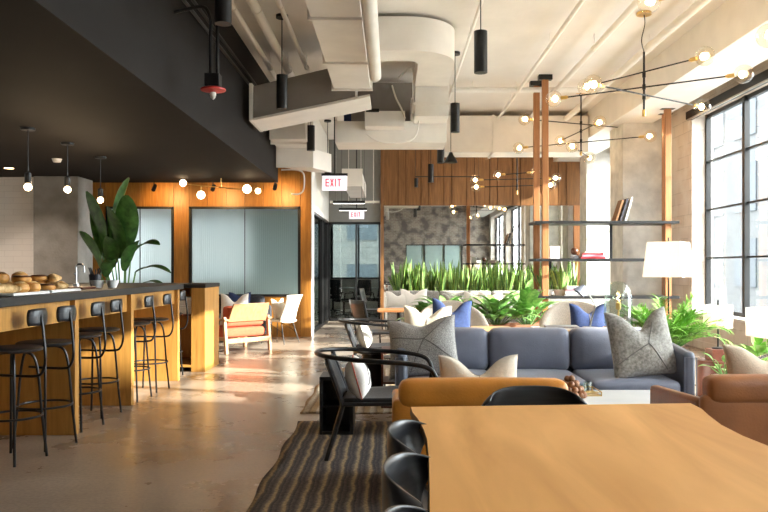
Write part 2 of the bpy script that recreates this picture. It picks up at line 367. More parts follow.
def spline(pts, k=6, closed=False):
    P = [Vector(p) for p in pts]; n = len(P); out = []
    for i in range(n if closed else n-1):
        p0 = P[i-1] if (i or closed) else P[0]; p1 = P[i]; p2 = P[(i+1)%n]; p3 = P[(i+2)%n] if (closed or i+2 < n) else P[-1]
        for j in range(k):
            t = j/k; out.append(.5*((2*p1)+(p2-p0)*t+(2*p0-5*p1+4*p2-p3)*t*t+(3*p1-p0-3*p2+p3)*t**3))
    if not closed: out.append(P[-1])
    return out
def tag(o, label, cat, group=None, kind=None):
    o['label'] = label; o['category'] = cat
    if group: o['group'] = group
    if kind: o['kind'] = kind
    return o
def thing(name, label, cat, loc=(0,0,0), rotz=0, group=None):
    o = bpy.data.objects.new(name, None); o.empty_display_size = .1; C.objects.link(o)
    o.location = loc; o.rotation_euler = (0,0,rotz)
    return tag(o, label, cat, group)
def struct(o, label=None):
    o['kind'] = 'structure'
    if label: o['label'] = label
    return o
def dup(root, label=None, loc=None, rotz=None, group=None):
    def cp(o, par):
        c = o.copy(); C.objects.link(c); c.parent = par
        for ch in o.children: cp(ch, c)
        return c
    r = cp(root, None)
    if label: r['label'] = label
    if loc is not None: r.location = loc
    if rotz is not None: r.rotation_euler.z = rotz
    if group: r['group'] = group
    return r
def rebase(root, z=None):
    """move a root that was built at the world origin to the middle of its own foot, leaving its parts where they are"""
    vs = []
    def walk(o, off):
        for ch in o.children:
            f = off+ch.location
            if ch.type == 'MESH': vs.extend([v.co+f for v in ch.data.vertices])
            walk(ch, f)
    walk(root, Vector((0,0,0)))
    b = Vector(((min(v.x for v in vs)+max(v.x for v in vs))/2, (min(v.y for v in vs)+max(v.y for v in vs))/2, min(v.z for v in vs)))
    root.location = b
    for ch in root.children: ch.location -= b
    return root
def centre(o):
    """origin of a one-mesh thing to the middle of its foot"""
    vs = [v.co for v in o.data.vertices]
    b = Vector(((min(v.x for v in vs)+max(v.x for v in vs))/2, (min(v.y for v in vs)+max(v.y for v in vs))/2, min(v.z for v in vs)))
    o.data.transform(Matrix.Translation(-b)); o.location = b
    return o
# ============================================================ THE SETTING
YB, XR, ZC = 18.3, 5.0, 4.45          # back wall, window wall, ceiling
YW, XS, ZS = 14.1, -2.08, 2.85        # oak wall at left, face of the dark soffit, its underside
struct(G().box(-8.2, 5.35, -1.6, 24.1, -.12, 0).build('floor', 'floor', smooth=0))
struct(G().box(-8.2, 5.35, -1.6, 24.1, ZC, ZC+.2).build('ceiling', 'ceiling', smooth=0))
g = G().box(-8.2, XS, -1.6, 13.55, ZS, ZC-.001); g.cur = 1
g.box(XS, XS+.012, -1.6, 13.55, ZS, ZC-.001)
struct(g.build('ceiling_soffit', ['soffit', 'soffit_face'], smooth=0))
struct(G().box(-8.35, -8.2, -1.6, 18.3, 0, ZC).build('wall_left', 'white', smooth=0))
# brick wall behind the camera, with a black framed glazed opening that the far mirror shows
x0, x1, z1 = .7, 3.6, 2.5
g = G(); g.box(-8.2, x0, -1.75, -1.6, 0, ZC); g.box(x1, 5.35, -1.75, -1.6, 0, ZC); g.box(x0, x1, -1.75, -1.6, z1, ZC)
struct(g.build('wall_front', 'brickback', smooth=0))
d = struct(G().box(x0+.04, x1-.04, -1.69, -1.68, .05, z1-.05).build('door_1', 'frostedteal', smooth=0))
g = G()
for x in (x0, x0+.95, x0+1.95, x1-.05): g.box(x, x+.05, -1.72, -1.62, 0, z1)
for z in (.0, 1.05, z1-.05): g.box(x0, x1, -1.72, -1.62, z, z+.05)
g.build('door_frame', 'black', d, smooth=0)
# window wall at right
XF = 5.27
wins = [(-1.2, 3.0), (3.9, 7.6), (8.4, 12.45), (14.5, 18.0)]
zs, zh = .57, 3.85
g = G(); y = -1.6
for a, b in wins:
    g.box(XR, 5.35, y, a, 0, ZC); y = b
    g.box(XR, 5.35, a, b, 0, zs-.04); g.box(XR, 5.35, a, b, zh, ZC)
g.box(XR, 5.35, y, 24.1, 0, ZC)
struct(g.build('wall_right', 'brickwin', smooth=0))
for i, (a, b) in enumerate(wins):
    win = struct(G().box(XF+.01, XF+.018, a, b, zs, zh).build('window_%d' % (i+1), 'clear', smooth=0))
    g = G(); n = max(2, round((b-a)/1.5))
    for k in range(n+1):
        yy = a+(b-a)*k/n; hw = .05 if k in (0,n) else .04
        g.box(XF-.05, XF+.03, max(a,yy-hw), min(b,yy+hw), zs, zh)
        if 0 < k < n: g.box(XF-.07, XF-.03, yy-.085, yy-.07, zs, zh)
    for z in (zs, 1.45, 2.25, 3.05, zh-.06): g.box(XF-.035, XF+.03, a, b, z, z+(.06 if z in (zs, zh-.06) else .028))
    g.build('window_frame', 'black', win, smooth=0)
    G().box(XR-.05, XF+.02, a+.002, b-.002, zs-.04, zs).build('window_sill', 'white', win, smooth=0, bevel=.006)
    portal(XF+.12, (a+b)/2, (zs+zh)/2, zh-zs, b-a, (0, pi/2, 0))
struct(G().box(XR-.018, XR, -1.6, 18.3, 0, .12).build('baseboard_right', 'brickwin', smooth=0, bevel=.004))
for i_, (a, b) in enumerate(wins[1:3]):
    t = thing('roller_blind', ('black blind cassette above the window nearer the camera','black blind cassette above the window beside the concrete pillar')[i_], 'blind')
    G().box(4.88, 4.998, a+.05, b-.03, 3.76, 3.89).build('cassette', 'black', t, smooth=0, bevel=.01)
    G().cyl((4.90, a+.08, 3.755), (4.90, b-.08, 3.755), .018).build('bottom_bar', 'steel', t)
    rebase(t)
# pale concrete pillars standing against the window wall
struct(G().box(4.14, 4.998, 13.4, 14.2, 0, ZC-.001).build('pillar', 'concrete_l', smooth=0, bevel=.01), 'pale raw concrete pillar against the window wall behind the open shelves')
struct(G().box(4.45, 4.998, 17.1, 17.7, 0, ZC-.001).build('pillar', 'concrete_l', smooth=0, bevel=.01), 'farther pale concrete pillar at the mirror end of the window wall')
# boxed beam along the windows
struct(G().box(3.94, 4.68, -1.6, YB-.02, 3.90, ZC-.001).build('ceiling_beam', 'duct', smooth=0, bevel=.006), 'long boxed cream beam along the window side of the ceiling')
# back wall: walnut panel band over a mirror, glazed partition to its left
struct(G().box(-.22, 5.35, YB+.03, YB+.18, 0, ZC).build('wall_back', 'greywall', smooth=0))
g = G(); x = -.22; k = 0
while x < 4.98:
    wd = (.37 if k % 2 == 0 else .19); x2 = min(4.98, x+wd)
    g.box(x+.011, x2-.011, YB-.03, YB+.03, 2.83, ZC-.01); x = x2; k += 1
g.cur = 1; g.box(-.22, 4.98, YB, YB+.029, 2.83, ZC-.01)
struct(g.build('trim_1', ['bandwood', 'wallwood_seam'], smooth=0), 'band of vertical walnut boards above the mirror')
struct(G().box(-.2, 4.45, YB+.0, YB+.028, .75, 2.83).build('wall_mirror', 'mirror', smooth=0), 'wide wall mirror under the walnut boards')
struct(G().box(4.45, 4.98, YB-.04, YB+.029, 0, 2.83).build('trim_2', 'postwood', smooth=0), 'narrow timber panel between mirror and window wall')
struct(G().box(-.28, -.20, YB-.06, YB+.1, 0, ZC-.01).build('trim_3', 'bandwood', smooth=0), 'timber edge where mirror wall meets the glazed partition')
struct(G().box(-1.6, -.28, YB+.03, YB+.18, 2.43, ZC).build('wall_back_upper', 'greywall', smooth=0))
d = struct(G().box(-1.55, -.29, YB+.06, YB+.068, .08, 2.40).build('window_5', 'tint', smooth=0))
g = G()
for x in (-1.57, -.9, -.33): g.box(x, x+.045, YB+.03, YB+.10, 0, 2.43)
for z in (0, 2.37): g.box(-1.57, -.285, YB+.03, YB+.10, z, z+.06)
g.build('window_frame', 'black', d, smooth=0)
# office behind the glass
struct(G().box(-3.4, .0, 24.0, 24.15, 0, .95).box(-3.4, .0, 24.0, 24.15, 2.75, ZC).box(-3.4, -1.95, 24, 24.15, .95, 2.75).box(-.2, .0, 24, 24.15, .95, 2.75).build('wall_office_back', 'white', smooth=0))
struct(G().box(-3.5, -3.4, YB, 24.1, 0, ZC).build('wall_office_left', 'greywall', smooth=0))
struct(G().box(0, .1, YB+.2, 24.1, 0, ZC).build('wall_office_right', 'greywall', smooth=0))
win = struct(G().box(-1.95, -.2, 24.05, 24.06, .95, 2.75).build('window_6', 'clear', smooth=0))
g = G()
for x in (-1.95, -1.1, -.25): g.box(x, x+.05, 24.0, 24.1, .95, 2.75)
for z in (.95, 2.70): g.box(-1.95, -.2, 24.0, 24.1, z, z+.05)
g.build('window_frame', 'black', win, smooth=0)
portal(-1.07, 24.3, 1.85, 1.75, 1.8, (-pi/2, 0, 0))
# side partition of the corridor
struct(G().box(-1.63, -1.52, YW+.06, YW+.5, 0, ZC-.01).box(-1.63, -1.55, YW+.5, YB+.03, 2.43, ZC-.01).build('wall_corridor', 'white', smooth=0))
d = struct(G().box(-1.60, -1.592, YW+.5, YB-.0, .05, 2.40).build('window_7', 'tint', smooth=0))
g = G()
for y in (YW+.5, 16.6, 16.9, 17.9, YB-.03): g.box(-1.64, -1.545, y, y+.06, 0, 2.43)
for z in (0, 2.37): g.box(-1.64, -1.545, YW+.5, YB+.03, z, z+.06)
g.build('window_frame', 'black', d, smooth=0)
# oak wall at left with two ribbed-glass windows
ops = [(-3.83, -1.73), (-5.4, -4.12)]; z0, z1 = .76, 2.46
g = G(); g.box(-1.73, -1.52, YW, YW+.06, 0, ZC-.01)
def boards(g, a, b, za, zb):
    n = max(1, round((b-a)/.36)); wd = (b-a)/n
    for k in range(n): g.box(a+k*wd+.004, a+(k+1)*wd-.004, YW, YW+.04, za, zb)
g = G()
for a, b, za, zb in ((-1.73,-1.53,0,ZC-.01), (-4.12,-3.83,0,3.3), (-3.83,-1.73,0,z0), (-3.83,-1.73,z1,ZC-.01), (-5.4,-4.12,0,z0), (-5.4,-4.12,z1,3.3), (-6.5,-5.4,0,3.3)): boards(g, a, b, za, zb)
g.cur = 1
for a, b, za, zb in ((-1.73,-1.53,0,ZC-.01), (-4.12,-3.83,0,3.3), (-3.83,-1.73,0,z0), (-3.83,-1.73,z1,ZC-.01), (-5.4,-4.12,0,z0), (-5.4,-4.12,z1,3.3), (-6.5,-5.4,0,3.3)): g.box(a, b, YW+.02, YW+.06, za, zb)
g.cur = 0; g.box(-8.2, -6.5, YW, YW+.06, 0, 3.3); g.box(-8.2, XS+.1, YW+.001, YW+.06, 3.3, ZC-.01)
struct(g.build('wall_oak', ['wallwood', 'wallwood_seam'], smooth=0), 'oak board wall with ribbed glass windows left of the corridor')
for i, (a, b) in enumerate(ops):
    win = struct(G().box(a+.02, b-.02, YW+.02, YW+.035, z0+.02, z1-.02).build('window_%d' % (8+i), 'frosted', smooth=0))
    g = G(); t = .045
    g.box(a, a+t, YW-.015, YW+.06, z0, z1).box(b-t, b, YW-.015, YW+.06, z0, z1).box(a, b, YW-.015, YW+.06, z0, z0+t).box(a, b, YW-.015, YW+.06, z1-t, z1)
    g.box((a+b)/2-.006, (a+b)/2+.006, YW+.0, YW+.03, z0, z1)
    g.build('window_frame', 'black', win, smooth=0)
# daylit room behind the ribbed glass
struct(G().box(-8.2, -1.7, YB, YB+.15, 0, 1.0).box(-8.2, -1.7, YB, YB+.15, 2.55, ZC).box(-1.8, -1.65, YB, YB+.15, 1, 2.55).build('wall_meeting_room', 'white', smooth=0))
struct(G().box(-8.2, -1.66, YW+.1, YB, 2.62, 2.7).build('ceiling_meeting_room', 'bandwood', smooth=0))
portal(-5, YB+.3, 1.8, 6, 1.6, (-pi/2, 0, 0))
# concrete pillar and tiled wall behind the bar
struct(G().box(-6.05, -5.3, 12.6, 13.24, 0, ZS-.001).build('pillar', 'concrete', smooth=0, bevel=.01), 'grey raw concrete pillar behind the bar')
struct(G().box(-8.2, -6.09, 12.72, 12.85, 0, ZS-.001).build('wall_tiled', 'tile', smooth=0))
# outside
struct(G().box(-80, 90, -60, 130, -4.3, -4.2).build('ground_outside', 'street', smooth=0))
def tower(label, ax, c, lo, hi, z0, z1, m, dw, dh, w_, h_, dep=10):
    t = thing('office_building', label, 'building')
    g = G(); q = G()
    if ax == 0: g.box(c, c+dep, lo, hi, z0, z1)
    else: g.box(lo, hi, c, c+10, z0, z1)
    u = lo+.6
    while u+w_ < hi:
        z = z0+1.0
        while z+h_ < z1:
            if ax == 0: q.box(c-.06, c-.001, u, u+w_, z, z+h_)
            else: q.box(u, u+w_, c-.06, c-.001, z, z+h_)
            z += dh
        u += dw
    g.build('wall', m, t, smooth=0); q.build('window_row', 'facglass', t, smooth=0); rebase(t)
tower('pale stone office building across the street, seen through the right windows', 0, 17, 24, 80, -4.2, 26, 'facade', 3.4, 3.6, 2.2, 2.3)
tower('added unseen office building keeping the sun off the front windows', 0, 14.5, -34, 1.3, -4.2, 8, 'facade', 3.4, 3.6, 2.2, 2.3, 4)  # added out of view to block the sun over the foreground
tower('brownish office building seen through the far office window', 1, 40, -16, 8, -4.2, 20, 'facade2', 2.6, 3.0, 1.6, 1.7)
# ============================================================ OVERHEAD
t = thing('air_duct', 'large square white duct overhead, running away from the camera above the room centre', 'duct')
g = G(); g.box(-.78, -.29, 2.0, 10.1, 3.70, 4.12); g.build('duct_run', 'duct', t, smooth=0, bevel=.004)
for y in (4.2, 6.45, 7.15, 8.7, 9.98):
    G().box(-.81, -.26, y, y+.05, 3.675, 4.145).build('flange', 'duct', t, smooth=0)
for y in (5.5, 8.0): G().box(-.74, -.73, y, y+.03, 4.1, ZC-.001).box(-.34, -.33, y, y+.03, 4.1, ZC-.001).build('hanger', 'steel', t, smooth=0)
rebase(t)
t = thing('air_duct', 'square duct with its shade painted in grey, branching left from the large white duct', 'duct')
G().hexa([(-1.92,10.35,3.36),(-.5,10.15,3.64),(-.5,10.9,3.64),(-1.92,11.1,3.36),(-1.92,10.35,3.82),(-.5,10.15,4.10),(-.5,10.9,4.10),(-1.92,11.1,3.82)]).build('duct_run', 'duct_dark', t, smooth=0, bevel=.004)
G().hexa([(-1.95,10.32,3.33),(-.3,10.11,3.62),(-.3,10.93,3.62),(-1.95,11.13,3.33),(-1.95,10.32,3.365),(-.3,10.11,3.655),(-.3,10.93,3.655),(-1.95,11.13,3.365)]).build('lit_underside', 'duct', t, smooth=0)  # lit bottom face of the duct, its brightness put into a pale slab
G().box(-1.97,-1.93,10.3,11.15,3.33,3.85).build('end_collar', 'duct', t, smooth=0)
rebase(t)
t = thing('air_duct', 'white duct elbow stepping down beside the dark soffit', 'duct')
G().box(-2.02, -1.42, 12.3, 13.2, 3.42, 3.86).build('duct_run', 'duct', t, smooth=0, bevel=.004)
G().hexa([(-2.02,13.25,3.1),(-1.50,13.25,3.1),(-1.14,14.05,3.1),(-1.48,14.05,3.1),(-2.02,13.25,3.44),(-1.50,13.25,3.44),(-1.14,14.05,3.44),(-1.48,14.05,3.44)]).build('duct_offset', 'duct', t, smooth=0)
G().box(-2.05, -1.39, 12.6, 12.65, 3.39, 3.89).build('flange', 'duct', t, smooth=0)
G().box(-2.05, -1.39, 13.2, 13.25, 3.08, 3.89).build('flange', 'duct', t, smooth=0)
rebase(t)
# U-shaped duct with a rounded corner
t = thing('air_duct', 'wide white duct with rounded corner, turning around above the ceiling air unit', 'duct')
def curved(z0, z1, xo, yo, r, w_):
    g = G(); outer = []; inner = []
    n = 14
    for k in range(n+1):
        a = -pi/2 + pi/2*k/n
        outer.append((xo-r+r*cos(a), yo+r+r*sin(a))); inner.append((xo-r+(r-w_)*cos(a), yo+r+(r-w_)*sin(a)))
    outer = [(-.28, yo)]+outer+[(xo, yo+r+1.2)]; inner = [(-.28, yo+w_)]+inner+[(xo-w_, yo+r+1.2)]
    m = len(outer); vs = [(x,y,z) for z in (z0,z1) for (x,y) in outer+inner]
    fs = []
    for k in range(m-1):
        fs += [(k,k+1,m+k+1,m+k), (2*m+k,3*m+k,3*m+k+1,2*m+k+1), (k,2*m+k,2*m+k+1,k+1), (m+k,m+k+1,3*m+k+1,3*m+k)]
    fs += [(0,m,3*m,2*m)]
    fs += [(m-1,3*m-1,4*m-1,2*m-1)]
    g.add(vs, fs); return g
curved(3.98, 4.40, .82, 9.2, .62, .48).build('duct_run', 'duct', t, smooth=30)
G().box(.34, .84, 11.1, 11.7, 3.56, 4.4).build('duct_drop', 'duct', t, smooth=0, bevel=.004)
G().box(.31, .87, 11.07, 11.73, 3.72, 3.76).build('flange', 'duct', t, smooth=0)
rebase(t)
t = thing('air_unit', 'white ceiling air handling unit with control box and loose cables', 'air unit')
G().box(-.9, .86, 11.8, 12.5, 3.28, 3.62).build('housing', 'duct', t, smooth=0, bevel=.006)
G().box(.3, .86, 11.75, 12.5, 3.62, 3.98).build('plenum', 'duct', t, smooth=0, bevel=.006)
G().box(-.42, .2, 11.5, 11.8, 3.48, 3.72).build('control_box', 'duct', t, smooth=0, bevel=.006)
G().box(-.40, -.2, 11.48, 11.5, 3.70, 3.75).build('label_plate', 'stone', t, smooth=0)
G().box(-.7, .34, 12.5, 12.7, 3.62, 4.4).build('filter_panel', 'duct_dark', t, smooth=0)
G().box(-.80, -.68, 12.42, 12.49, 3.64, 3.9).build('valve', 'exitred' if 0 else 'bluefab', t, smooth=0)
for pts in ([(.0,11.45,4.1),(.06,11.42,3.9),(.14,11.45,3.75),(.2,11.5,3.6)], [(-.4,11.4,3.35),(-.2,11.35,3.22),(.1,11.35,3.2),(.35,11.4,3.3),(.42,11.5,3.6)], [(.1,11.4,4.2),(.3,11.4,4.35),(.34,11.4,4.0),(.3,11.45,3.8)], [(-.85,11.6,4.0),(-.95,11.55,3.8),(-.85,11.6,3.62)]):
    G().tube(spline(pts), .014, 6).build('cable', 'duct', t)
rebase(t)
centre(tag(G().tube([(-.20,2,3.60),(-.20,8.95,3.60)], .072, 16).build('round_pipe', 'duct'), 'thick white round pipe beside the large square duct', 'pipe'))
t = thing('air_duct', 'broad white cross duct hanging in front of the walnut boards', 'duct')
G().box(1.05, 3.92, 14.9, 15.6, 3.61, 4.34).build('duct_run', 'duct', t, smooth=0, bevel=.01)
for x in (2.0, 3.0): G().box(x, x+.04, 14.88, 15.62, 3.59, 4.36).build('flange', 'duct', t, smooth=0)
rebase(t)
def pipe(label, pts, r, name='ceiling_pipe', m='duct', group=None):
    t = thing(name, label, 'pipe', group=group)
    G().tube(pts, r, 10).build('pipe_run', m, t)
    a, b = Vector(pts[0]), Vector(pts[-1]); n = 4
    for k in range(n):
        p = a.lerp(b, (k+.5)/n)
        G().cyl(p+Vector((0,0,r*.8)), (p.x,p.y,ZC-.001), .006, n=6).lathe([(r+.008,-.015),(r+.008,.015)], p, 12, b-a).build('hanger', m, t)
    return rebase(t)
pipe('slim white conduit left of the globe chandeliers', [(2.12,2,4.28),(2.12,14.85,4.28)], .028)
pipe('white ceiling pipe passing above the nearest chandelier canopy', [(2.72,2,4.25),(2.72,14.85,4.25)], .04)
pipe('thicker white ceiling pipe closest to the boxed beam', [(3.46,2,4.27),(3.46,14.85,4.27)], .055)
pipe('thin white conduit right of the rounded duct', [(1.02,5,4.34),(1.02,17.5,4.34)], .022)
pipe('narrow white pipe nearest the dark soffit', [(-1.78,2,4.22),(-1.78,12.2,4.22)], .035)
pipe('middle one of the three white pipes beside the dark soffit', [(-1.52,2,4.2),(-1.52,12.2,4.2)], .055)
pipe('white pipe beside the large square duct on its soffit side', [(-1.25,2,4.23),(-1.25,12.2,4.23)], .03)
pipe('white cross pipe along the ceiling in front of the walnut boards', [(1.0,12.6,4.30),(3.92,12.6,4.30)], .05)
# corridor ceiling clutter
pipe('white pipe crossing above the corridor', [(-1.5,18.1,2.90),(-.3,18.1,2.90)], .03)
t = thing('air_duct', 'small white duct over the corridor beside the exit sign', 'duct')
G().box(-1.0,-.62,15.2,17.9,2.98,3.3).build('duct_run', 'duct', t, smooth=0, bevel=.004); G().box(-1.02,-.6,15.18,15.22,2.96,3.32).build('flange', 'duct', t, smooth=0); rebase(t)
# cylinder pendants
def pendant(label, x, y, first=[None]):
    if first[0] is None:
        t = thing('cylinder_pendant', label, 'pendant lamp', (x,y,3.28), group='black cylinder pendants in two rows')
        G().lathe([(.058,0),(.068,.0),(.068,.42),(.02,.425)], n=24).build('lamp_shade', 'black', t)
        G().lathe([(.052,.004),(.052,.012)], n=20).build('diffuser', 'downglow', t)
        G().cyl((0,0,.42),(0,0,1.13),.006,n=6).build('cord', 'black', t)
        G().lathe([(.075,1.13),(.075,1.168)], n=20).build('canopy', 'black', t)
        ld = bpy.data.lights.new('pendant_light', 'SPOT'); ld.energy = 12.5; ld.color = (1,.75,.5); ld.spot_size = R(70); ld.shadow_soft_size = .05
        lo = bpy.data.objects.new('pendant_light', ld); C.objects.link(lo); lo.parent = t; lo.location = (0,0,-.01)
        first[0] = t; return t
    return dup(first[0], label, (x,y,3.28))
for l, x, y in (('black cylinder pendant at the top left, cut by the frame, beside the red disc lamp', -1.37, 6.06), ('black cylinder pendant hanging in front of the shaded branch duct', -1.37, 9.3),
                ('black cylinder pendant by the white duct elbow', -1.37, 12.6), ('black cylinder pendant just above the nearer exit sign', -1.37, 15.9),
                ('black cylinder pendant at top centre against the bare ceiling', .90, 7.58), ('black cylinder pendant below the rounded duct', .92, 10.9),
                ('black cylinder pendant at the left end of the white cross duct', .92, 14.1), ('farthest black cylinder pendant, in front of the walnut boards', .9, 17.3)):
    pendant(l, x, y)
# red disc lamp on two pipes at the soffit
t = thing('heat_detector', 'red disc with white tip on black box, hanging from two black pipes by soffit', 'detector', (-1.70, 7.1, 2.9))
G().lathe([(.004,0),(.022,.02),(.03,.05),(.02,.08)], n=12).build('tip', 'whitefab', t)
G().lathe([(.03,.07),(.115,.085),(.12,.10),(.05,.125)], n=24).build('disc', 'red', t)
G().box(-.07,.07,-.06,.06,.12,.24).build('box', 'black', t, smooth=0, bevel=.006)
for dx, hgt in ((-.025, .86), (.04, .84)):
    G().tube(spline([(dx,0,.24),(dx,0,.6),(dx,0,hgt-.1),(dx-.06,0,hgt+.02),(dx-.22,0,hgt),(-.368,0,hgt-.03)]) if dx < 0 else [(dx,0,.24),(dx,0,1.4)], .017, 8).build('pipe', 'black', t)
t = thing('wall_conduit', 'pair of black conduits running along the soffit face', 'pipe')
for z in (3.93, 4.05): G().tube([(XS+.035,3,z),(XS+.035,13,z)], .018, 8).build('pipe_run', 'black', t)
rebase(t)
# globe chandeliers
BR = .108
def bulb(t, c, d):
    d = Vector(d).normalized()
    p = Vector(c)
    soc = G().cyl(p, p+d*.075, .024, n=14).cyl(p-d*.02, p, .016, n=10).build('socket', 'brass', t)
    q = p+d*(.075+BR*.93)
    prof = []
    for k in range(15):
        a = pi*k/14; prof.append((max(1e-4, BR*sin(a)) if k else .02, -BR*cos(a)))
    gl = G().lathe(prof, q, 20, d).build('globe', 'bulb', soc)
    G().ball(q-d*.02, .036, 10, 1.2).build('filament', 'filament', soc)
def chandelier(label, px, d, ytop, ybot, arms, canopy=True):
    st = at(px, ybot, d); x, y, zb = st
    t = thing('globe_chandelier', label, 'chandelier', (x, y, zb))
    ztop = min(ZC-.03, at(px, ytop, d).z)-zb
    G().cyl((0,0,0),(0,0,ztop),.014,n=10).build('stem', 'blackmetal', t)
    G().cyl((0,0,-.03),(0,0,.05),.022,n=12).build('finial', 'brass', t)
    zc = ZC-.005-zb
    if zc-.03 > ztop: G().tube(spline([(0,0,ztop),(-.03,0,ztop+(zc-ztop)*.3),(.01,0,ztop+(zc-ztop)*.7),(0,0,zc-.02)]), .006, 6).build('cord', 'black', t)
    G().lathe([(.09,zc-.03),(.09,zc)], n=24).build('canopy', 'brass', t)
    for yc, e1, e2 in arms:
        z = at(px, yc, d).z; ends = []
        for e in (e1, e2):
            if e is None: continue
            D = (z-H)*F/(CY-e[1]); q = at(e[0], e[1], D); ends.append(q-st)
        zz = z-zb
        ps = [Vector((q.x,q.y,zz)) for q in ends]
        if len(ps) == 1: ps.append(-ps[0]*.9); ps[1].z = zz
        u = (ps[1]-ps[0]).normalized()
        a, b = ps[0]+u*(BR+.08), ps[1]-u*(BR+.08)
        G().tube([a, b], .009, 8).cyl((0, 0, zz-.03), (0,0,zz+.03), .022, n=10).build('arm', 'blackmetal', t)
        for p, dr in ((a, -u), (b, u)): bulb(t, p, dr)
    return t
chandelier('large black globe-bulb chandelier nearest the windows, brass canopy and wavy cord', 644, 9.2, 52, 114, [(75,(585,87),(706,56)), (87,(553,99),(745,74)), (97,(703,107),(592,84))])
chandelier('middle black globe-bulb chandelier above the open timber shelves', 581, 13.3, 96, 154, [(123,(524,119),(637,129)), (141,(518,148),(651,136)), (131,(600,122),(560,141)), (152,(590,158),None)])
chandelier('farthest black globe-bulb chandelier in front of the walnut boards', 517, 16.4, 110, 193, [(155,(487,155),(537,155)), (174,(497,175),(536,172)), (180,(474,180),(557,178)), (186,(475,187),(552,185))])
chandelier('nearest globe-bulb chandelier, only its bulb at the top edge showing', 800, 6.1, -150, -60, [(-40,(648,2),None), (10,(768,36),None)])
# track with a small black spotlight in front of the walnut band
t = thing('track_light', 'thin black track with a small spotlight in front of the walnut boards', 'track light')
G().box(.55, 2.1, 17.9, 17.92, 3.48, 3.50).build('track', 'black', t, smooth=0)
G().cyl((.58,17.9,3.24),(.58,17.9,3.45),.045,n=14).build('spotlight', 'black', t)
for x in (.56, 2.08): G().cyl((x,17.91,3.49),(x,17.91,ZC-.001),.005,n=6).build('wire', 'black', t)
rebase(t)
t = thing('cone_lamp', 'black cone shaded ceiling lamp by the cross duct end', 'lamp', (1.15, 14.6, 3.36))
G().lathe([(.13,0),(.12,.04),(.05,.15),(.03,.2)], n=20).build('lamp_shade', 'black', t); G().cyl((0,0,.2),(0,0,1.088),.006,n=6).build('cord', 'black', t)
# exit signs
def exit_sign(label, c, w_, h_, zh_):
    t = thing('exit_sign', label, 'exit sign', c)
    G().box(-w_/2,w_/2,0,.05,0,h_).build('sign_box', 'signface', t, smooth=0, bevel=.006)
    g = G(); s = w_*.70/4; H_ = h_*.52; z0 = h_*.27; b = s*.22
    def bar(p, q):
        p, q = Vector((p[0],0,p[1])), Vector((q[0],0,q[1])); dr = (q-p).normalized(); nn = Vector((-dr.z,0,dr.x))*b/2
        g.hexa([p-nn+Vector((0,-.006,0)), q-nn+Vector((0,-.006,0)), q-nn+Vector((0,.001,0)), p-nn+Vector((0,.001,0)), p+nn+Vector((0,-.006,0)), q+nn+Vector((0,-.006,0)), q+nn+Vector((0,.001,0)), p+nn+Vector((0,.001,0))])
    x = -w_*.36
    bar((x+b/2,z0),(x+b/2,z0+H_))
    for k in (b/2, H_/2, H_-b/2): bar((x,z0+k),(x+s*.8,z0+k))
    x += s*1.08; bar((x+b/2,z0),(x+s*.8-b/2,z0+H_)); bar((x+s*.8-b/2,z0),(x+b/2,z0+H_))
    x += s*1.12; bar((x+b/2,z0),(x+b/2,z0+H_))
    x += s*.55; bar((x+s*.4,z0),(x+s*.4,z0+H_)); bar((x,z0+H_-b/2),(x+s*.8,z0+H_-b/2))
    g.build('lettering', 'exitred', t, smooth=0)
    G().box(-w_/2-.01,w_/2+.01,-.01,.06,h_,h_+.04).build('top_cap', 'black', t, smooth=0)
    G().cyl((0,.025,h_+.04),(0,.025,zh_-c[2]),.012,n=8).build('stem', 'black', t)
p = at(334.5,190.5,12.6); exit_sign('nearer red lettered exit sign hanging above the corridor mouth', p, .42, .25, ZC-.001)
p = at(356.5,219,18.0); exit_sign('farther smaller red exit sign above the glass partition', p, .36, .2, ZC-.001)
for i, (px0, px1, py, d, l) in enumerate(((333,365,203.5,15.3,'nearer slim linear light hanging in the corridor'), (339,367,210.5,16.6,'farther slim linear light hanging in the corridor'))):
    a, b = at(px0,py,d), at(px1,py,d); t = thing('linear_light', l, 'lamp', (a+b)/2); hw = (b.x-a.x)/2
    G().box(-hw,hw,-.04,.04,0,.055).build('housing', 'black', t, smooth=0); G().box(-hw+.01,hw-.01,-.03,.03,-.006,0).build('diffuser', 'led', t, smooth=0)
    for sx in (-1,1): G().cyl((sx*hw*.8,0,.05),(sx*hw*.8,0,ZC-.001-a.z),.004,n=6).build('wire', 'black', t)
    ld = bpy.data.lights.new('corridor_light', 'AREA'); ld.shape = 'RECTANGLE'; ld.size = .6; ld.size_y = .06; ld.energy = 9
    lo = bpy.data.objects.new('corridor_light', ld); C.objects.link(lo); lo.parent = t; lo.location = (0,0,-.02)
# pendants over the bar
for i, (px, d, py, l) in enumerate(((28,8.27,187,'leftmost bare-bulb pendant over the bar, in front of the white tiles'), (67.5,9.26,189.5,'bare-bulb pendant in front of the grey concrete pillar'), (100.5,10.4,200,'bare-bulb pendant in front of the tall broad-leaved plant'))):
    b = at(px, py, d); t = thing('bulb_pendant', l, 'pendant lamp', (b.x, b.y, b.z-.05), group='bare bulb pendants over the bar')
    G().ball((0,0,.05),.042,14).build('bulb', 'frostbulb', t); G().lathe([(.028,.09),(.036,.1),(.036,.20),(.01,.22)], n=16).build('socket', 'black', t)
    zz = ZS-b.z+.05
    G().cyl((0,0,.2),(0,0,zz-.02),.005,n=6).build('cord', 'black', t); G().lathe([(.075,zz-.025),(.08,zz-.001)], n=20).build('canopy', 'black', t)
    ld = bpy.data.lights.new('bulb_light', 'POINT'); ld.energy = 9; ld.color = (1,.72,.42); ld.shadow_soft_size = .06
    lo = bpy.data.objects.new('bulb_light', ld); C.objects.link(lo); lo.parent = t; lo.location = (0,-.0,-.03)
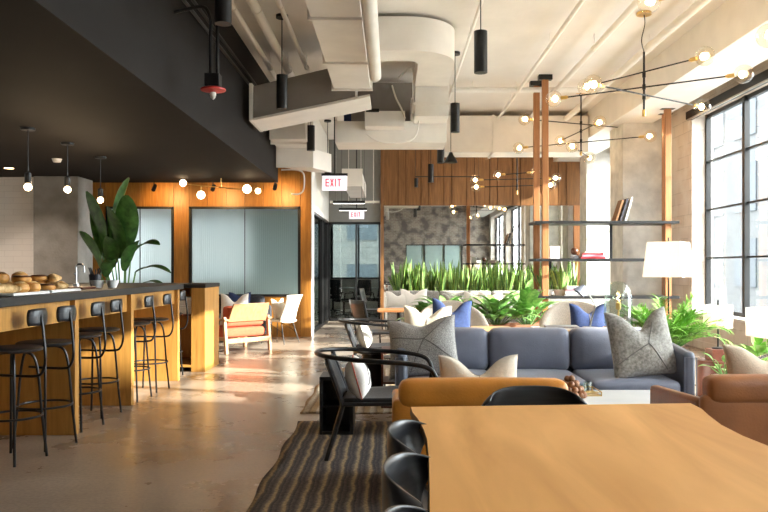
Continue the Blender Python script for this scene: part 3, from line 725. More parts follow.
# globe bar lamp near the oak wall
d0 = 12.9
t = thing('bulb_bar_lamp', 'thin horizontal brass lamp with round bulbs in front of the oak wall', 'lamp')
pa, pb = at(180,182,d0), at(262,191,d0)
G().tube([(pa.x,d0,2.76),(pb.x,d0,2.62)], .008, 6).build('arm', 'brass', t)
G().cyl(((pa.x+pb.x)/2,d0,2.69),((pa.x+pb.x)/2,d0,ZS-.001),.008,n=6).build('stem', 'brass', t)
for px, py, r in ((183,183,.06),(201,195,.07),(247,189,.075),(258,191,.05)):
    q = at(px,py,d0); G().ball(q, r, 14).build('bulb', 'frostbulb', t)
    zz = 2.76+(q.x-pa.x)/(pb.x-pa.x)*-.14
    G().cyl(q, (q.x,d0,zz), .012, n=8).build('socket', 'brass', t)
rebase(t)
def wallspot(label, px, py, energy, z=ZS, y=13.3):
    q = at(px, py, y)
    t = thing('spotlight', label, 'spotlight', (q.x, y, q.z-.06), group='small black spotlights washing the oak wall')
    G().cyl((0,-.04,.02),(0,.06,.11),.035,n=14).build('lamp_head', 'black', t)
    G().cyl((0,0,.08),(0,0,z-q.z+.059),.01,n=8).build('stem', 'black', t)
    ld = bpy.data.lights.new('wall_spot', 'SPOT'); ld.energy = energy*.32; ld.color = (1,.62,.25); ld.spot_size = R(95); ld.spot_blend = .8; ld.shadow_soft_size = .04
    lo = bpy.data.objects.new('wall_spot', ld); C.objects.link(lo); lo.parent = t; lo.location = (0,.1,0); lo.rotation_euler = (R(75),0,0)
    return t
wallspot('small black spotlight above the left ribbed window', 154, 188, 70)
wallspot('small black spotlight above the right ribbed window', 213, 188, 60)
wallspot('small black spotlight at the outer corner of the soffit', 275, 187, 70)
centre(tag(G().lathe([(.05,ZS-.05),(.07,ZS-.001)], (at(57,159,10.6).x,10.6,0), 20).build('smoke_detector', 'plasticwhite'), 'small white smoke detector under the dark soffit', 'detector'))
centre(tag(G().lathe([(.07,ZS-.004),(.07,ZS+.004)], (at(9,168,11.6).x,11.6,0), 20).build('downlight', 'downglow'), 'small lit round downlight in the dark soffit', 'lamp'))
centre(tag(G().lathe([(.07,ZS-.004),(.07,ZS+.004)], (-6.9,11.2,0), 20).build('downlight', 'downglow'), 'added second downlight in the dark soffit, out of view, brightening the tiles', 'lamp'))  # added out of view to brighten the wall behind the bar
for x_, y_ in ((at(9,168,11.6).x, 11.6), (-6.9, 11.2)):  # the second spot belongs to the added downlight
    ld = bpy.data.lights.new('downlight_light', 'SPOT'); ld.energy = 36; ld.color = (1,.84,.70); ld.spot_size = R(120); ld.spot_blend = .6
    lo = bpy.data.objects.new('downlight_light', ld); C.objects.link(lo); lo.location = (x_, y_, ZS-.02)
t = thing('conduit_loop', 'thin white conduit bent down beside the soffit corner', 'pipe')
G().tube(spline([(-2.03,13.7,3.1),(-1.75,13.7,3.1),(-1.62,13.7,3.02),(-1.62,13.7,2.75),(-1.7,13.7,2.66),(-1.85,13.7,2.66)]), .014, 8).build('pipe_run', 'white', t); rebase(t)
# ============================================================ THE BAR
t = thing('bar_counter', 'long golden oak bar with a thick black top, stools along its front', 'bar counter')
G().box(-3.75, -2.42, 3.2, 8.68, 1.055, 1.115).build('countertop', 'stone', t, smooth=0, bevel=.004)
for y in (4.5, 5.8, 7.05, 8.58):
    G().box(-3.3, -2.46, y, y+.07, .0, 1.054).build('side_panel', 'barwood', t, smooth=0, bevel=.003)
G().box(-2.53, -2.50, 3.3, 8.58, .89, 1.054).build('apron', 'barwood', t, smooth=0)
G().box(-3.34, -3.3, 3.3, 8.65, 0, 1.054).build('back_panel', 'barwood', t, smooth=0)
G().box(-3.7, -3.66, 3.3, 8.65, 0, 1.054).build('back_panel', 'barwood', t, smooth=0)
rebase(t)
t = thing('service_cabinet', 'oak cabinet with black top and open shelf beyond the bar end', 'cabinet')
g = G(); X0, X1, Y0, Y1 = -4.3, -2.34, 9.34, 10.1
g.box(X1-.17, X1, Y0, Y1, 0, 1.05).box(X0, X0+.05, Y0, Y1, 0, 1.05).box(X0+.05, X1-.17, Y1-.04, Y1, 0, 1.05).box(X0+.05, X1-.17, Y0, Y1-.04, .06, .09)
g.build('body', 'barwood', t, smooth=0)
G().box(X0+.05, X1-.171, Y0+.02, Y1-.041, .70, .72).build('shelf', 'mahogany', t, smooth=0)
G().box(X0-.01, X1+.01, Y0-.01, Y1+.01, 1.051, 1.10).build('countertop', 'stone', t, smooth=0, bevel=.003)
rebase(t)
for k, (x, wd, z, h) in enumerate(((-2.63, .2, .72, .11), (-2.62, .18, .831, .10))):
    t = thing('storage_box', ('lower', 'upper')[k]+' of two white boxes stacked on the open shelf of the cabinet', 'box', (x, 9.52, z), group='white boxes on the cabinet shelf')
    G().box(-wd/2, wd/2, -.11, .11, 0, h*.8).build('body', 'plasticwhite', t, smooth=0, bevel=.006)
    G().box(-wd/2-.004, wd/2+.004, -.115, .115, h*.8, h).build('lid', 'plasticwhite', t, smooth=0, bevel=.006)
# bar stools
st = thing('bar_stool', '', 'bar stool', (0,0,0), group='black metal bar stools along the oak bar')
G().lathe([(.02,.735),(.17,.735),(.195,.745),(.197,.757),(.18,.765),(.02,.762)], n=32).build('seat', 'blackwood', st)
for k in range(4):
    a = pi/4+k*pi/2; cx, cy = cos(a), sin(a)
    G().tube(spline([(0.03*cx,.03*cy,.728),(.09*cx,.09*cy,.722),(.135*cx,.135*cy,.68),(.16*cx,.16*cy,.55),(.182*cx,.182*cy,.28),(.212*cx,.212*cy,.0)], 4), .0095, 8).build('leg', 'blackmetal', st)
G().tube([(.186*cos(a*pi/16),.186*sin(a*pi/16),.30) for a in range(32)], .008, 8, True).build('foot_ring', 'blackmetal', st)
G().tube(spline([(0,-.215,1.0),(0,-.235,.95),(0,-.255,.80),(0,-.262,.68),(0,-.235,.60),(0,-.18,.575),(0,0,.57),(0,.15,.57)], 5), .0095, 8).build('back_rod', 'blackmetal', st)
G().grid(lambda u, v: ((u-.5)*.185*(1-.12*abs(2*v-1)**3), -.225+.03*(2*u-1)**2, .915+.115*v*(1-.08*(2*u-1)**4)), 12, 6).build('backrest', 'blackwood', st, solid=.012)
spots = [(-2.57, 5.06, 15, 'bar stool nearest the camera, cut by the left frame edge'), (-2.54, 5.47, 20, 'bar stool in front of the nearest visible oak panel, second from the camera'),
 (-2.57, 6.08, 12, 'first bar stool behind the nearest oak panel'), (-2.62, 6.62, 12, 'bar stool just before the middle oak panel'),
 (-2.60, 7.42, 8, 'bar stool just behind the middle oak panel'), (-2.58, 7.95, 8, 'bar stool in front of the farthest oak panel'), (-2.50, 8.55-.0+.0, 3, 'farthest bar stool at the end of the bar')]
spots[6] = (-2.70, 8.93, 4, spots[6][3])
for i, (x, y, a, l) in enumerate(spots):
    o = st if i == 0 else dup(st)
    o['label'] = 'black metal '+l; o.location = (x, y, 0); o.rotation_euler.z = R(90-a)   # front (+Y local) turned to the bar, back swung towards the camera
    o.rotation_euler.z = pi/2 - R(a) if False else R(90)+R(a)*-1
# faucet, cups, pot
q = Vector((-3.13, 7.4, 1.115))
t = thing('tap', 'tall steel tap with squared spout on the bar', 'tap', q)
G().tube(spline([(0,0,0),(0,0,.12),(0,0,.19),(.012,0,.218),(.05,0,.222),(.075,0,.205),(.08,0,.14)], 5), .010, 12).build('spout', 'steel', t)
G().lathe([(.032,0),(.032,.03),(.02,.035)], n=18).build('base', 'steel', t); G().cyl((0,0,.12),(0,-.06,.13),.008).build('handle', 'steel', t)
t = thing('dark_pot', 'small dark pot of black cutlery on the bar beside the tap', 'pot', (-3.02, 7.6, 1.115))
G().lathe([(.05,0),(.062,.12),(.056,.12),(.046,.02),(.001,.02)], n=20).build('body', 'potdark', t)
for k in range(9): G().cyl((.02*cos(k),.02*sin(k*2),.03),(.06*cos(k*1.3),.04*sin(k*2.1),.17+.01*(k%3)),.006,n=6).build('cutlery', 'black', t)
for k in range(2):
    t = thing('white_bowl', ('left','right')[k]+' one of two small white bowls right of the dark pot', 'bowl', (-2.74+.13*k, 6.95+.02*k, 1.115), group='small white bowls on the bar')
    G().lathe([(.035,0),(.055,.045),(.062,.07),(.056,.07),(.03,.012),(.001,.012)], n=20).build('bowl', 'pot', t)
centre(tag(G().cushion((-2.78,6.55,1.126),.26,.3,.02,.01,0).build('serving_board', 'mahogany'), 'flat brown serving board on the bar before the dark pot', 'board'))
# pastries on three white trays
trays = [(-2.68, 5.10, 'nearer white pastry tray, cut by the left frame edge'), (-2.74, 5.78, 'farther white pastry tray')]
rp = random.Random(3)
def roll(kind, label, loc, rz, k):
    if kind == 'bun':
        t = thing('glazed_bun', label, 'pastry', loc, rz, 'pastries on the white trays')
        G().lathe([(.001,0),(.045,.0),(.062,.025),(.055,.055),(.03,.072),(.001,.076)], n=18).build('bun', 'bun', t)
        G().lathe([(.001,.079),(.028,.075),(.042,.064),(.044,.060),(.001,.06)], n=14).build('glaze', 'chocolate' if k%3 == 1 else 'flaky', t)
    elif kind == 'doughnut':
        t = thing('doughnut', label, 'pastry', loc, rz, 'pastries on the white trays')
        G().tube([(.042*cos(a*pi/12),.042*sin(a*pi/12),.024) for a in range(24)], .024, 10, True).build('dough', 'bun', t)
        G().tube([(.042*cos(a*pi/12),.042*sin(a*pi/12),.034) for a in range(24)], .0185, 10, True).build('glaze', 'chocolate', t)
    else:
        t = thing('croissant', label, 'pastry', loc, rz, 'pastries on the white trays')
        pts = [(.085*cos(a), .05*sin(a)-.02, .030) for a in [pi*j/16 for j in range(17)]]
        rr = [(.010+.024*sin(pi*j/16))*(1+.10*(j%2)) for j in range(17)]
        G().tube(pts, rr, 12).build('dough', 'flaky', t)
    return t
names = {'bun': 'round golden bun', 'doughnut': 'dark glazed doughnut', 'croissant': 'flaky croissant'}
tn = ['the nearer tray', 'the farther tray']
for ti, (x, y, l) in enumerate(trays):
    t = thing('pastry_tray', l, 'tray', (x, y, 1.115), group='white pastry trays')
    g = G(); g.cushion((0,0,.008), .46, .52, .014, .006, 0); g.build('plate', 'pot', t)
    g = G().tube([(-.22,-.25,.016),(.22,-.25,.016),(.22,.25,.016),(-.22,.25,.016)], .006, 6, True); g.build('rim', 'pot', t)
    lay = [['croissant','bun','croissant','bun','croissant','bun','doughnut','croissant','bun'], ['bun','croissant','doughnut','croissant','bun','croissant','doughnut','bun','croissant']][ti]
    for k in range(9):
        kind = lay[k]; ix, iy = k%3, k//3
        roll(kind, '%s %s %s of %s' % (names[kind], ('left in','centred in','right in')[ix], ('the front row','the middle row','the back row')[iy], tn[ti]), (x-.14+.14*ix, y-.165+.165*iy, 1.1305), rp.random()*3, k)
    for k in range(3):
        kind = ('croissant','bun','doughnut')[(k+ti)%3]
        roll(kind, '%s lying on top of the others on %s' % (names[kind], tn[ti]), (x-.10+.10*k, y-.08+.09*k, 1.1305+(.066 if kind != 'croissant' else .06)), rp.random()*3, k)
# ============================================================ DINING TABLE
def edge_tab():
    L = [(.70,.06),(1.1,.075),(1.68,.085),(2.1,.105),(2.40,.113),(2.55,.108),(2.72,.095),(2.85,.078),(2.96,.075)]
    Rr = [(.70,1.30),(1.2,1.27),(1.8,1.22),(2.2,1.175),(2.45,1.15),(2.62,1.155),(2.8,1.185),(2.92,1.21),(3.04,1.215)]
    g = G(); n = len(L)
    def row(z, ins): return [(x+ins, y, z) for y, x in L]+[(x-ins, y, z) for y, x in reversed(Rr)]
    top, mid, bot = row(.75,0), row(.725,-.004), row(.685,.03)
    k = 2*n; g.add(top, [tuple(range(k))]); g.add(bot, [tuple(range(k-1,-1,-1))]); g.cur = 1
    g.add(top+mid+bot, [(i,(i+1)%k,k+(i+1)%k,k+i) for i in range(k)]+[(k+i,k+(i+1)%k,2*k+(i+1)%k,2*k+i) for i in range(k)])
    return g
t = thing('dining_table', 'large honey wood live-edge table in the foreground', 'table')
edge_tab().build('tabletop', ['tablewood', 'tablebark'], t, smooth=60, merge=True)
for y in (1.15, 2.35):
    g = G(); 
    for x0_, x1_ in ((.42,.35),(.92,.99)): g.hexa([(x1_-.04,y-.04,0),(x1_+.04,y-.04,0),(x1_+.04,y+.04,0),(x1_-.04,y+.04,0),(x0_-.04,y-.04,.684),(x0_+.04,y-.04,.684),(x0_+.04,y+.04,.684),(x0_-.04,y+.04,.684)])
    g.box(.40,.94,y-.03,y+.03,.62,.684); g.build('trestle', 'black', t, smooth=0, bevel=.004)
rebase(t)
def chair_shell(name, label, group):
    t = thing(name, label, 'dining chair', (0,0,0), 0, group)
    prof = [(.225,.425,.19,.0),(.20,.445,.21,.006),(.10,.45,.225,.012),(-.02,.445,.232,.016),(-.12,.445,.235,.022),(-.19,.47,.238,.035),(-.225,.53,.24,.05),(-.243,.60,.24,.075),(-.252,.67,.235,.10),(-.258,.735,.222,.115),(-.262,.785,.19,.11)]
    nu = 17
    def fn(i, j):
        y, z, hw, curl = prof[j]; a = 2*i/(nu-1)-1
        back = max(0, (j-4)/6)
        zz = z+(1-back)*curl*a*a - back**3*.055*abs(a)**3
        return (hw*sin(a*pi/2*.96)/sin(pi/2*.96), y+back*curl*a*a*1.25, zz)
    g = G(); g.add([fn(i,j) for j in range(len(prof)) for i in range(nu)], [(j*nu+i,j*nu+i+1,(j+1)*nu+i+1,(j+1)*nu+i) for j in range(len(prof)-1) for i in range(nu-1)])
    g.build('shell', 'blackwood', t, smooth=80, solid=.014, sub=1)
    for sx in (-1,1):
        for y0_, y1_ in ((.14,.21),(-.12,-.22)): G().tube([(sx*.14,y0_,.437),(sx*.17,(y0_+y1_)/2,.25),(sx*.205,y1_,0)], [.016,.013,.010], 10).build('leg', 'blackwood', t)
    return t
cw = chair_shell('dining_chair', 'black curved-shell dining chair at the far end of the wooden table', 'black shell dining chairs')
cw.location = (.61, 3.03, -.008+.008); cw.rotation_euler.z = pi
for l, x, y, rz in (('black curved-shell dining chair at the table\'s left side, farthest of that side', .25, 2.42, -100), ('black curved-shell dining chair at the table\'s left side, middle one', .24, 1.96, -100),
                    ('black curved-shell dining chair whose top rim shows at the bottom frame edge', .235, 1.52, -90), ('black curved-shell dining chair peeking in at the table\'s right side', 1.30, 2.2, 82)):
    dup(cw, l, (x, y, 0), R(rz))
# ============================================================ RUGS
def rug(label, x0, x1, y0, y1, m, z=.012):
    o = G().grid(lambda u, v: (x0+(x1-x0)*u+.012*sin(v*23), y0+(y1-y0)*v+.012*sin(u*31), z+.002*sin(u*40)*sin(v*30)), 60, 40).build('rug', m, smooth=60)
    md = o.modifiers.new('solid', 'SOLIDIFY'); md.thickness = .012; md.offset = -1
    o['label'] = label; o['category'] = 'rug'
    return o
rug('dark charcoal rug with thin wavy tan stripes under the seating group', -.78, 3.1, 2.9, 6.28, 'rug', .014)
rug('lighter tan and white striped rug beyond the dark rug', -.82, 3.1, 6.66, 9.6, 'rug2', .013)
# ============================================================ COGNAC ARMCHAIR (its back to the camera) and brown one
def arm_chair(label, m, W, D_, name='leather_armchair'):
    t = thing(name, label, 'armchair')
    zb, za = .70, .56                       # front is +Y; origin at the foot of the middle
    G().box(-W/2+.06, W/2-.06, -D_/2+.04, D_/2-.04, .15, .27).build('base_frame', m, t, smooth=40, bevel=.015)
    G().cushion((0,.06,.345), W-.18, D_-.16, .16, .05, .02).build('seat_cushion', m, t, smooth=80)
    for sx in (-1,1):
        g = G(); x = sx*(W/2-.035)
        g.hexa([(x-.035,-D_/2+.07,.12),(x+.035,-D_/2+.07,.12),(x+.035,D_/2,.12),(x-.035,D_/2,.12),(x-.035,-D_/2+.07,.57),(x+.035,-D_/2+.07,.57),(x+.035,D_/2,.53),(x-.035,D_/2,.53)])
        g.build('arm', m, t, smooth=40, bevel=.022)
        for y in (-D_/2+.06, D_/2-.06): G().cyl((sx*(W/2-.08),y,0),(sx*(W/2-.08),y,.15),.014,.02,10).build('leg', 'blackmetal', t)
    G().cushion((0,-D_/2+.04,.37), W, .08, .46, .035, .008, 1).build('back_panel', m, t, smooth=80)
    G().cushion((.01,-D_/2+.06,.625), W-.05, .16, .155, .055, .006, 2).build('back_roll', m, t, smooth=80)
    G().cushion((0,-D_/2+.16,.50), W-.2, .14, .34, .06, .02, 1).build('back_cushion', m, t, smooth=80)
    g = G()
    for k in range(7): 
        x = -W/2+.12+(W-.24)*k/6; g.ball((x,-D_/2+.06,.726), .006, 8, .5)
    return t
t = arm_chair('cognac leather armchair with its back to the camera behind the dining table', 'tan', .96, .80)
t.location = (.48, 4.37, 0)
t = arm_chair('dark brown leather armchair at the right edge, back to the camera', 'brown', .98, .82)
t.location = (2.19, 4.52, 0); t.rotation_euler.z = R(1)
# ============================================================ COFFEE TABLE
t = thing('coffee_table', 'low coffee table with a white marble top between sofa and leather armchairs', 'coffee table', (1.5, 5.22, 0))
G().box(-.55, .50, -.3, .3, .36, .40).build('tabletop', 'marble', t, smooth=0, bevel=.006)
g = G()
for sx in (-.48,.43):
    g.box(sx-.012,sx+.012,-.26,-.235,.0,.36).box(sx-.012,sx+.012,.235,.26,.0,.36).box(sx-.012,sx+.012,-.26,.26,.335,.36).box(sx-.012,sx+.012,-.26,.26,0,.02)
g.build('frame', 'blackmetal', t, smooth=0)
t = thing('brass_tray', 'small brass tray with glasses on the marble coffee table', 'tray', (1.38, 5.36, .40))
g = G().box(-.09,.09,-.12,.12,0,.006); g.tube([(-.09,-.12,.03),(.09,-.12,.03),(.09,.12,.03),(-.09,.12,.03)], .004, 6, True)
for sx in (-.09,.09):
    for sy in (-.12,.12): g.cyl((sx,sy,0),(sx,sy,.03),.004,n=6)
g.build('frame', 'brass', t)
for k, (x, y) in enumerate(((1.35,5.30),(1.42,5.42))):
    t = thing('drinking_glass', ('nearer','farther')[k]+' small clear glass on the brass tray', 'glass', (x, y, .406), group='clear glasses on the brass tray')
    G().lathe([(.001,.0),(.026,0),(.03,.07),(.027,.07),(.024,.006),(.001,.006)], n=18).build('glass', 'dome', t)
t = thing('bead_string', 'heap of brown wooden beads on the marble coffee table', 'beads', (1.24, 5.2, .40))
g = G(); rb = random.Random(5)
for lay, nn, rr in ((0,14,.095),(1,11,.07),(2,7,.045),(3,3,.02)):
    for k in range(nn): g.ball((rr*cos(2*pi*k/nn+lay), rr*.8*sin(2*pi*k/nn+lay), .022+lay*.036), .022+.003*(k%2), 10)
g.build('bead', 'bead', t)
# ============================================================ SOFA
t = thing('sofa', 'long slate blue leather three seat sofa facing the camera', 'sofa')
X0, X1, YF, YK = .02, 2.32, 5.68, 6.62
G().box(X0+.02, X1-.02, YF+.06, YK-.02, .14, .27).build('base_frame', 'navydark', t, smooth=40, bevel=.012)
wd = (X1-X0-.22)/3
for k in range(3):
    x = X0+.11+wd*(k+.5)
    G().cushion((x, YF+.35, .355), wd-.008, .72, .17, .05, .022).build('seat_cushion', 'navy', t, smooth=80)
    G().cushion((x, YF+.72, .605), wd-.008, .2, .37, .07, .03, 1, rot=None).build('back_cushion', 'navy', t, smooth=80)
G().cushion(((X0+X1)/2, YK-.06, .44), X1-X0-.04, .11, .60, .03, 0, 1).build('back_frame', 'navydark', t, smooth=80)
for sx in (0,1):
    x = (X0+.05, X1-.05)[sx]
    g = G().hexa([(x-.045,YF,.13),(x+.045,YF,.13),(x+.045,YK,.13),(x-.045,YK,.13),(x-.045,YF,.655),(x+.045,YF,.655),(x+.045,YK,.74),(x-.045,YK,.74)])
    a = g.build('arm', 'navydark', t, smooth=40, bevel=.03)
    G().tube([(x-.045,YF-.002,.16),(x-.045,YF-.002,.62),(x+.045,YF-.002,.62),(x+.045,YF-.002,.16)], .004, 6).build('piping', 'navy', a)
    for y in (YF+.08, YK-.08): G().cyl((x,y,0),(x,y,.14),.014,.02,10).build('leg', 'blackmetal', t)
rebase(t)
def pillow(name, label, loc, w_, h_, t_, m, rz=0, rx=0, ry=0, chop=.22, seed=1, pip=None, extra=None):
    t = thing(name, label, 'cushion', loc)
    G().pillow(w_, h_, t_, chop, seed).build('cover', m, t, smooth=180, merge=True)
    pts = []
    n = 18
    def P_(u, v):
        x = w_/2*u*(1-.10*(1-v*v)); z = h_/2*v*(1-.07*(1-u*u))
        if v > -.2: z -= chop*h_*math.exp(-(u/.42)**2)*((v+.2)/1.2)**1.6
        if v > 0: x *= 1-.06*v
        return (x, 0, z+h_/2)
    for k in range(n): pts.append(P_(-1+2*k/n, -1))
    for k in range(n): pts.append(P_(1, -1+2*k/n))
    for k in range(n): pts.append(P_(1-2*k/n, 1))
    for k in range(n): pts.append(P_(-1, 1-2*k/n))
    G().tube(pts, .0045, 6, True).build('piping', pip or m, t)
    if extra:                                                          # stitched lines lying on the front face
        for ln in extra:
            q = []
            for k in range(15):
                u = ln[0]+(ln[2]-ln[0])*k/14; v = ln[1]+(ln[3]-ln[1])*k/14
                x, _, z = P_(u, v) if v < 1 else P_(u, 1)
                th = t_/2*max(0,(1-u*u)*(1-v*v))**.38*(1-.35*max(0,v)*math.exp(-(u/.35)**2)); rn = random.Random(seed).random()*6
                th *= 1+.10*sin(5*u+rn)*cos(4*v+rn)
                q.append((x, -th-.001, z))
            G().tube(q, .004, 5).build('seam', 'stitch', t)
    t.rotation_euler = (R(rx), R(ry), R(rz))
    return t
pillow('tweed_cushion', 'big grey tweed cushion with diagonal seams at the sofa\'s left end', (.26, 5.88, .44), .58, .475, .24, 'knit', rz=-10, rx=-14, ry=-6, chop=.12, seed=2, extra=[(-.9,.35,.1,.30),(.1,.30,.75,.9),(-.35,-.9,.1,.30),(.1,.30,.9,-.5)])
pillow('grey_cushion', 'big stone grey cushion with a chopped top at the sofa\'s right end', (2.00, 5.84, .445), .55, .54, .24, 'greytweed', rz=10, rx=-14, ry=-5, chop=.30, seed=4, extra=[(-.95,-.55,0,-.05),(0,-.05,.35,.85),(0,-.05,.55,-.9)])
pillow('cream_cushion', 'cream cushion with two pointed corners behind the cognac armchair back', (.51, 4.36, .42), .50, .37, .18, 'cream', rz=4, rx=-6, chop=.30, seed=5, extra=[(0,-.9,0,.9)])
pillow('tan_cushion', 'light tan cushion on the brown leather armchair', (2.30, 4.50, .42), .56, .44, .18, 'beige', rz=8, rx=-8, ry=-4, chop=.25, seed=6)
# ============================================================ HOOP ARMCHAIRS
def hoop_chair(label):
    t = thing('hoop_armchair', label, 'armchair', (0,0,0), 0, 'black hoop-back leather armchairs')
    # front = +Y, back = -Y
    pts = [(-.30,.37,.40),(-.305,.395,.53),(-.31,.35,.62),(-.32,.22,.655),(-.33,.0,.672),(-.31,-.18,.684),(-.25,-.31,.692),(-.135,-.40,.698),(0,-.425,.70)]
    pts = pts+[(-x,y,z) for x,y,z in reversed(pts[:-1])]
    G().tube(spline(pts, 6), .016, 10).build('hoop', 'blackmetal', t)
    for sx in (-1,1):
        x = sx*.235
        G().tube(spline([(x,-.335,.685),(x,-.29,.55),(x,-.235,.385),(x,-.25,.30),(x,-.34,.0)], 5), [.016]*21, 8).build('rear_leg', 'blackwood', t)
        G().tube([(x*1.27,.37,.40),(x*1.3,.40,0)], [.016,.013], 8).build('front_leg', 'blackwood', t)
        G().tube([(x,-.235,.375),(x*1.27,.37,.395)], .014, 8).build('seat_rail', 'blackwood', t)
    G().tube([(-.235,-.235,.37),(.235,-.235,.37)], .012, 8).build('cross_rail', 'blackwood', t)
    G().tube([(-.30,.36,.385),(.30,.36,.385)], .012, 8).build('cross_rail', 'blackwood', t)
    G().grid(lambda u, v: ((u-.5)*.46, -.235-.105*v-.02*sin(pi*u), .39+.27*v), 12, 8).build('backrest', 'leatherblack', t, solid=.022)
    G().grid(lambda u, v: ((u-.5)*(.46+.12*v), -.22+.56*v, .395-.018*sin(pi*u)*sin(pi*v)+.02*v), 12, 8).build('seat', 'leatherblack', t, solid=.03)
    return t
hc = hoop_chair('black armchair with thin hoop arms in the foreground, left of the cognac leather armchair')
hc.location = (-.10, 5.22, .014); hc.rotation_euler.z = R(-90)
dup(hc, 'black armchair with thin hoop arms farther back, left of the sofa end', (-.17, 8.4, .014), R(-90))
def side_pillow(label, loc, rz, m, s, seed):
    p = pillow('white_cushion', label, loc, s, s*.94, .17, m, rz=rz, rx=-16, chop=.05, seed=seed, pip='redfab' if seed == 11 else None, extra=[(-.6,-.5,.4,.5)])
    return p
side_pillow('white cushion with a thin brown seam in the nearer hoop armchair', (-.20, 5.12, .425), 90, 'whitefab', .29, 11)
side_pillow('white cushion in the farther hoop armchair', (-.27, 8.28, .425), 90, 'whitefab', .29, 12)
# black box side table
t = thing('box_side_table', 'black box shaped side table behind the nearer hoop armchair', 'side table', (-.43, 5.92, .0))
g = G().box(-.13,.13,-.16,.16,.43,.46).box(-.13,-.105,-.16,.16,.014,.43).box(.105,.13,-.16,.16,.014,.43).box(-.105,.105,.135,.16,.014,.43).box(-.105,.105,-.16,.135,.014,.04)
g.build('body', 'black', t, smooth=0, bevel=.003); G().box(-.105,.105,-.15,.135,.22,.235).build('shelf', 'black', t, smooth=0)
t = thing('round_side_table', 'small black round side table behind the hoop armchair', 'side table', (-.19, 7.3, .013))
G().lathe([(.16,.46),(.19,.465),(.19,.485),(.001,.487)], n=28).build('tabletop', 'blackwood', t); G().lathe([(.14,0),(.15,.02),(.12,.2),(.10,.46)], n=24).build('base', 'black', t)
t = thing('end_table', 'dark red-brown open end table beside the sofa\'s left arm', 'side table', (-.06, 7.35, .013))
g = G().box(-.12,.12,-.2,.2,.50,.53).box(-.12,-.1,-.2,.2,0,.5).box(.1,.12,-.2,.2,0,.5).box(-.1,.1,-.2,.2,.22,.24).box(-.1,.1,-.2,.2,.0,.02); g.build('body', 'mahogany', t, smooth=0, bevel=.003)
t.location = (.02, 7.05, .013)
# console behind the sofa
t = thing('console_table', 'long narrow oak-topped console right behind the sofa', 'console table')
G().box(.38, 2.28, 6.75, 7.12, .70, .735).build('tabletop', 'consolewood', t, smooth=0, bevel=.004)
for x in (.40, 1.3, 2.22):
    G().box(x,x+.04,6.77,6.80,.013,.70).box(x,x+.04,7.07,7.10,.013,.70).box(x,x+.04,6.80,7.07,.66,.70).build('leg', 'mahogany', t, smooth=0)
rebase(t)
# ============================================================ BOOKS
def book(name, label, loc, sx, sy, sz, m, rz=0, group=None, rot=None):
    t = thing(name, label, 'book', loc, rz, group)
    g = G().box(-sx/2,sx/2,-sy/2,sy/2,0,.003).box(-sx/2,sx/2,-sy/2,sy/2,sz-.003,sz).box(-sx/2,sx/2,-sy/2,-sy/2+.003,.003,sz-.003) if rot is None else G().box(-sx/2,sx/2,-sy/2,sy/2,0,sz)
    g.build('cover', m, t, smooth=0)
    if rot is None: G().box(-sx/2+.003,sx/2-.003,-sy/2+.004,sy/2-.006,.003,sz-.003).build('pages', 'pages', t, smooth=0)
    if rot: t.rotation_euler = rot
    return t
z = .735
book('magazine', 'wide tan magazine lying on the console behind the sofa', (.92, 6.93, z), .36, .24, .018, 'consolewood', .05)
book('magazine', 'thin grey magazine, lower of the two right of the leafy plants on the console', (1.52, 6.93, z), .42, .24, .014, 'book_white', .03, 'magazines on the console')
book('magazine', 'white magazine, upper of the two right of the leafy plants on the console', (1.57, 6.93, z+.014), .30, .22, .016, 'book_grey', -.1, 'magazines on the console')
# ============================================================ SHELF UNIT
t = thing('open_shelf', 'floor-to-ceiling timber post shelf with black boards in front of the windows', 'shelf unit')
for x, y, zt in ((2.50,12.2,ZC-.08), (2.44,12.62,ZC-.08), (4.50,12.2,3.895), (4.62,12.62,3.895)):
    p_ = G().box(x-.05,x+.05,y-.04,y+.04,0,zt).build('post', 'postwood', t, smooth=0, bevel=.004)
    G().box(x-.11,x+.11,y-.06,y+.06,zt,zt+(.078 if zt > 4 else .004)).build('bracket', 'black', p_, smooth=0)
for z, xr in ((2.02,4.66),(1.41,4.66),(.80,4.66)):
    G().box(2.32,xr,12.1,12.70,z,z+.045).build('board', 'black', t, smooth=0, bevel=.003)
G().box(2.6,2.64,12.36,12.40,.845,1.41).box(3.62,3.66,12.4,12.44,1.455,2.02).build('divider', 'black', t, smooth=0)
rebase(t)
zt = 2.065
for k, (dx, m, l, an) in enumerate(((0,'book_brown','brown book leaning at the left on the top shelf board',18), (.07,'book_dark','dark book leaning in the middle on the top shelf board',18), (.15,'book_white','pale book leaning at the right on the top shelf board',16))):
    book('leaning_book', l, (3.66+dx, 12.3, zt+.004), .03, .24, .36+.02*k, m, 0, 'leaning books on the top board', (0, R(an), 0))
zt = 1.455; x = 3.28
for k, (m, sz, w_, l) in enumerate((('book_red',.03,.40,'red book at the bottom of the pile on the middle shelf board'), ('book_pink',.032,.37,'pink book in the middle of the pile on the middle board'), ('book_red',.028,.34,'red book second from top of the pile on the middle board'), ('book_white',.022,.3,'white book on top of the red pile on the middle board'))):
    book('lying_book', l, (x, 12.3, zt), w_, .26, sz, m, (0,.06,-.05,.08)[k], 'red pile of books on the middle board'); zt += sz
t = thing('camera_ornament', 'small dark round-headed ornament left of the red books', 'ornament', (3.0, 12.28, 1.455))
G().lathe([(.07,0),(.075,.04),(.03,.06)], n=16).build('base', 'book_grey', t); G().ball((0,0,.12),.065,14).build('head', 'chocolate', t)
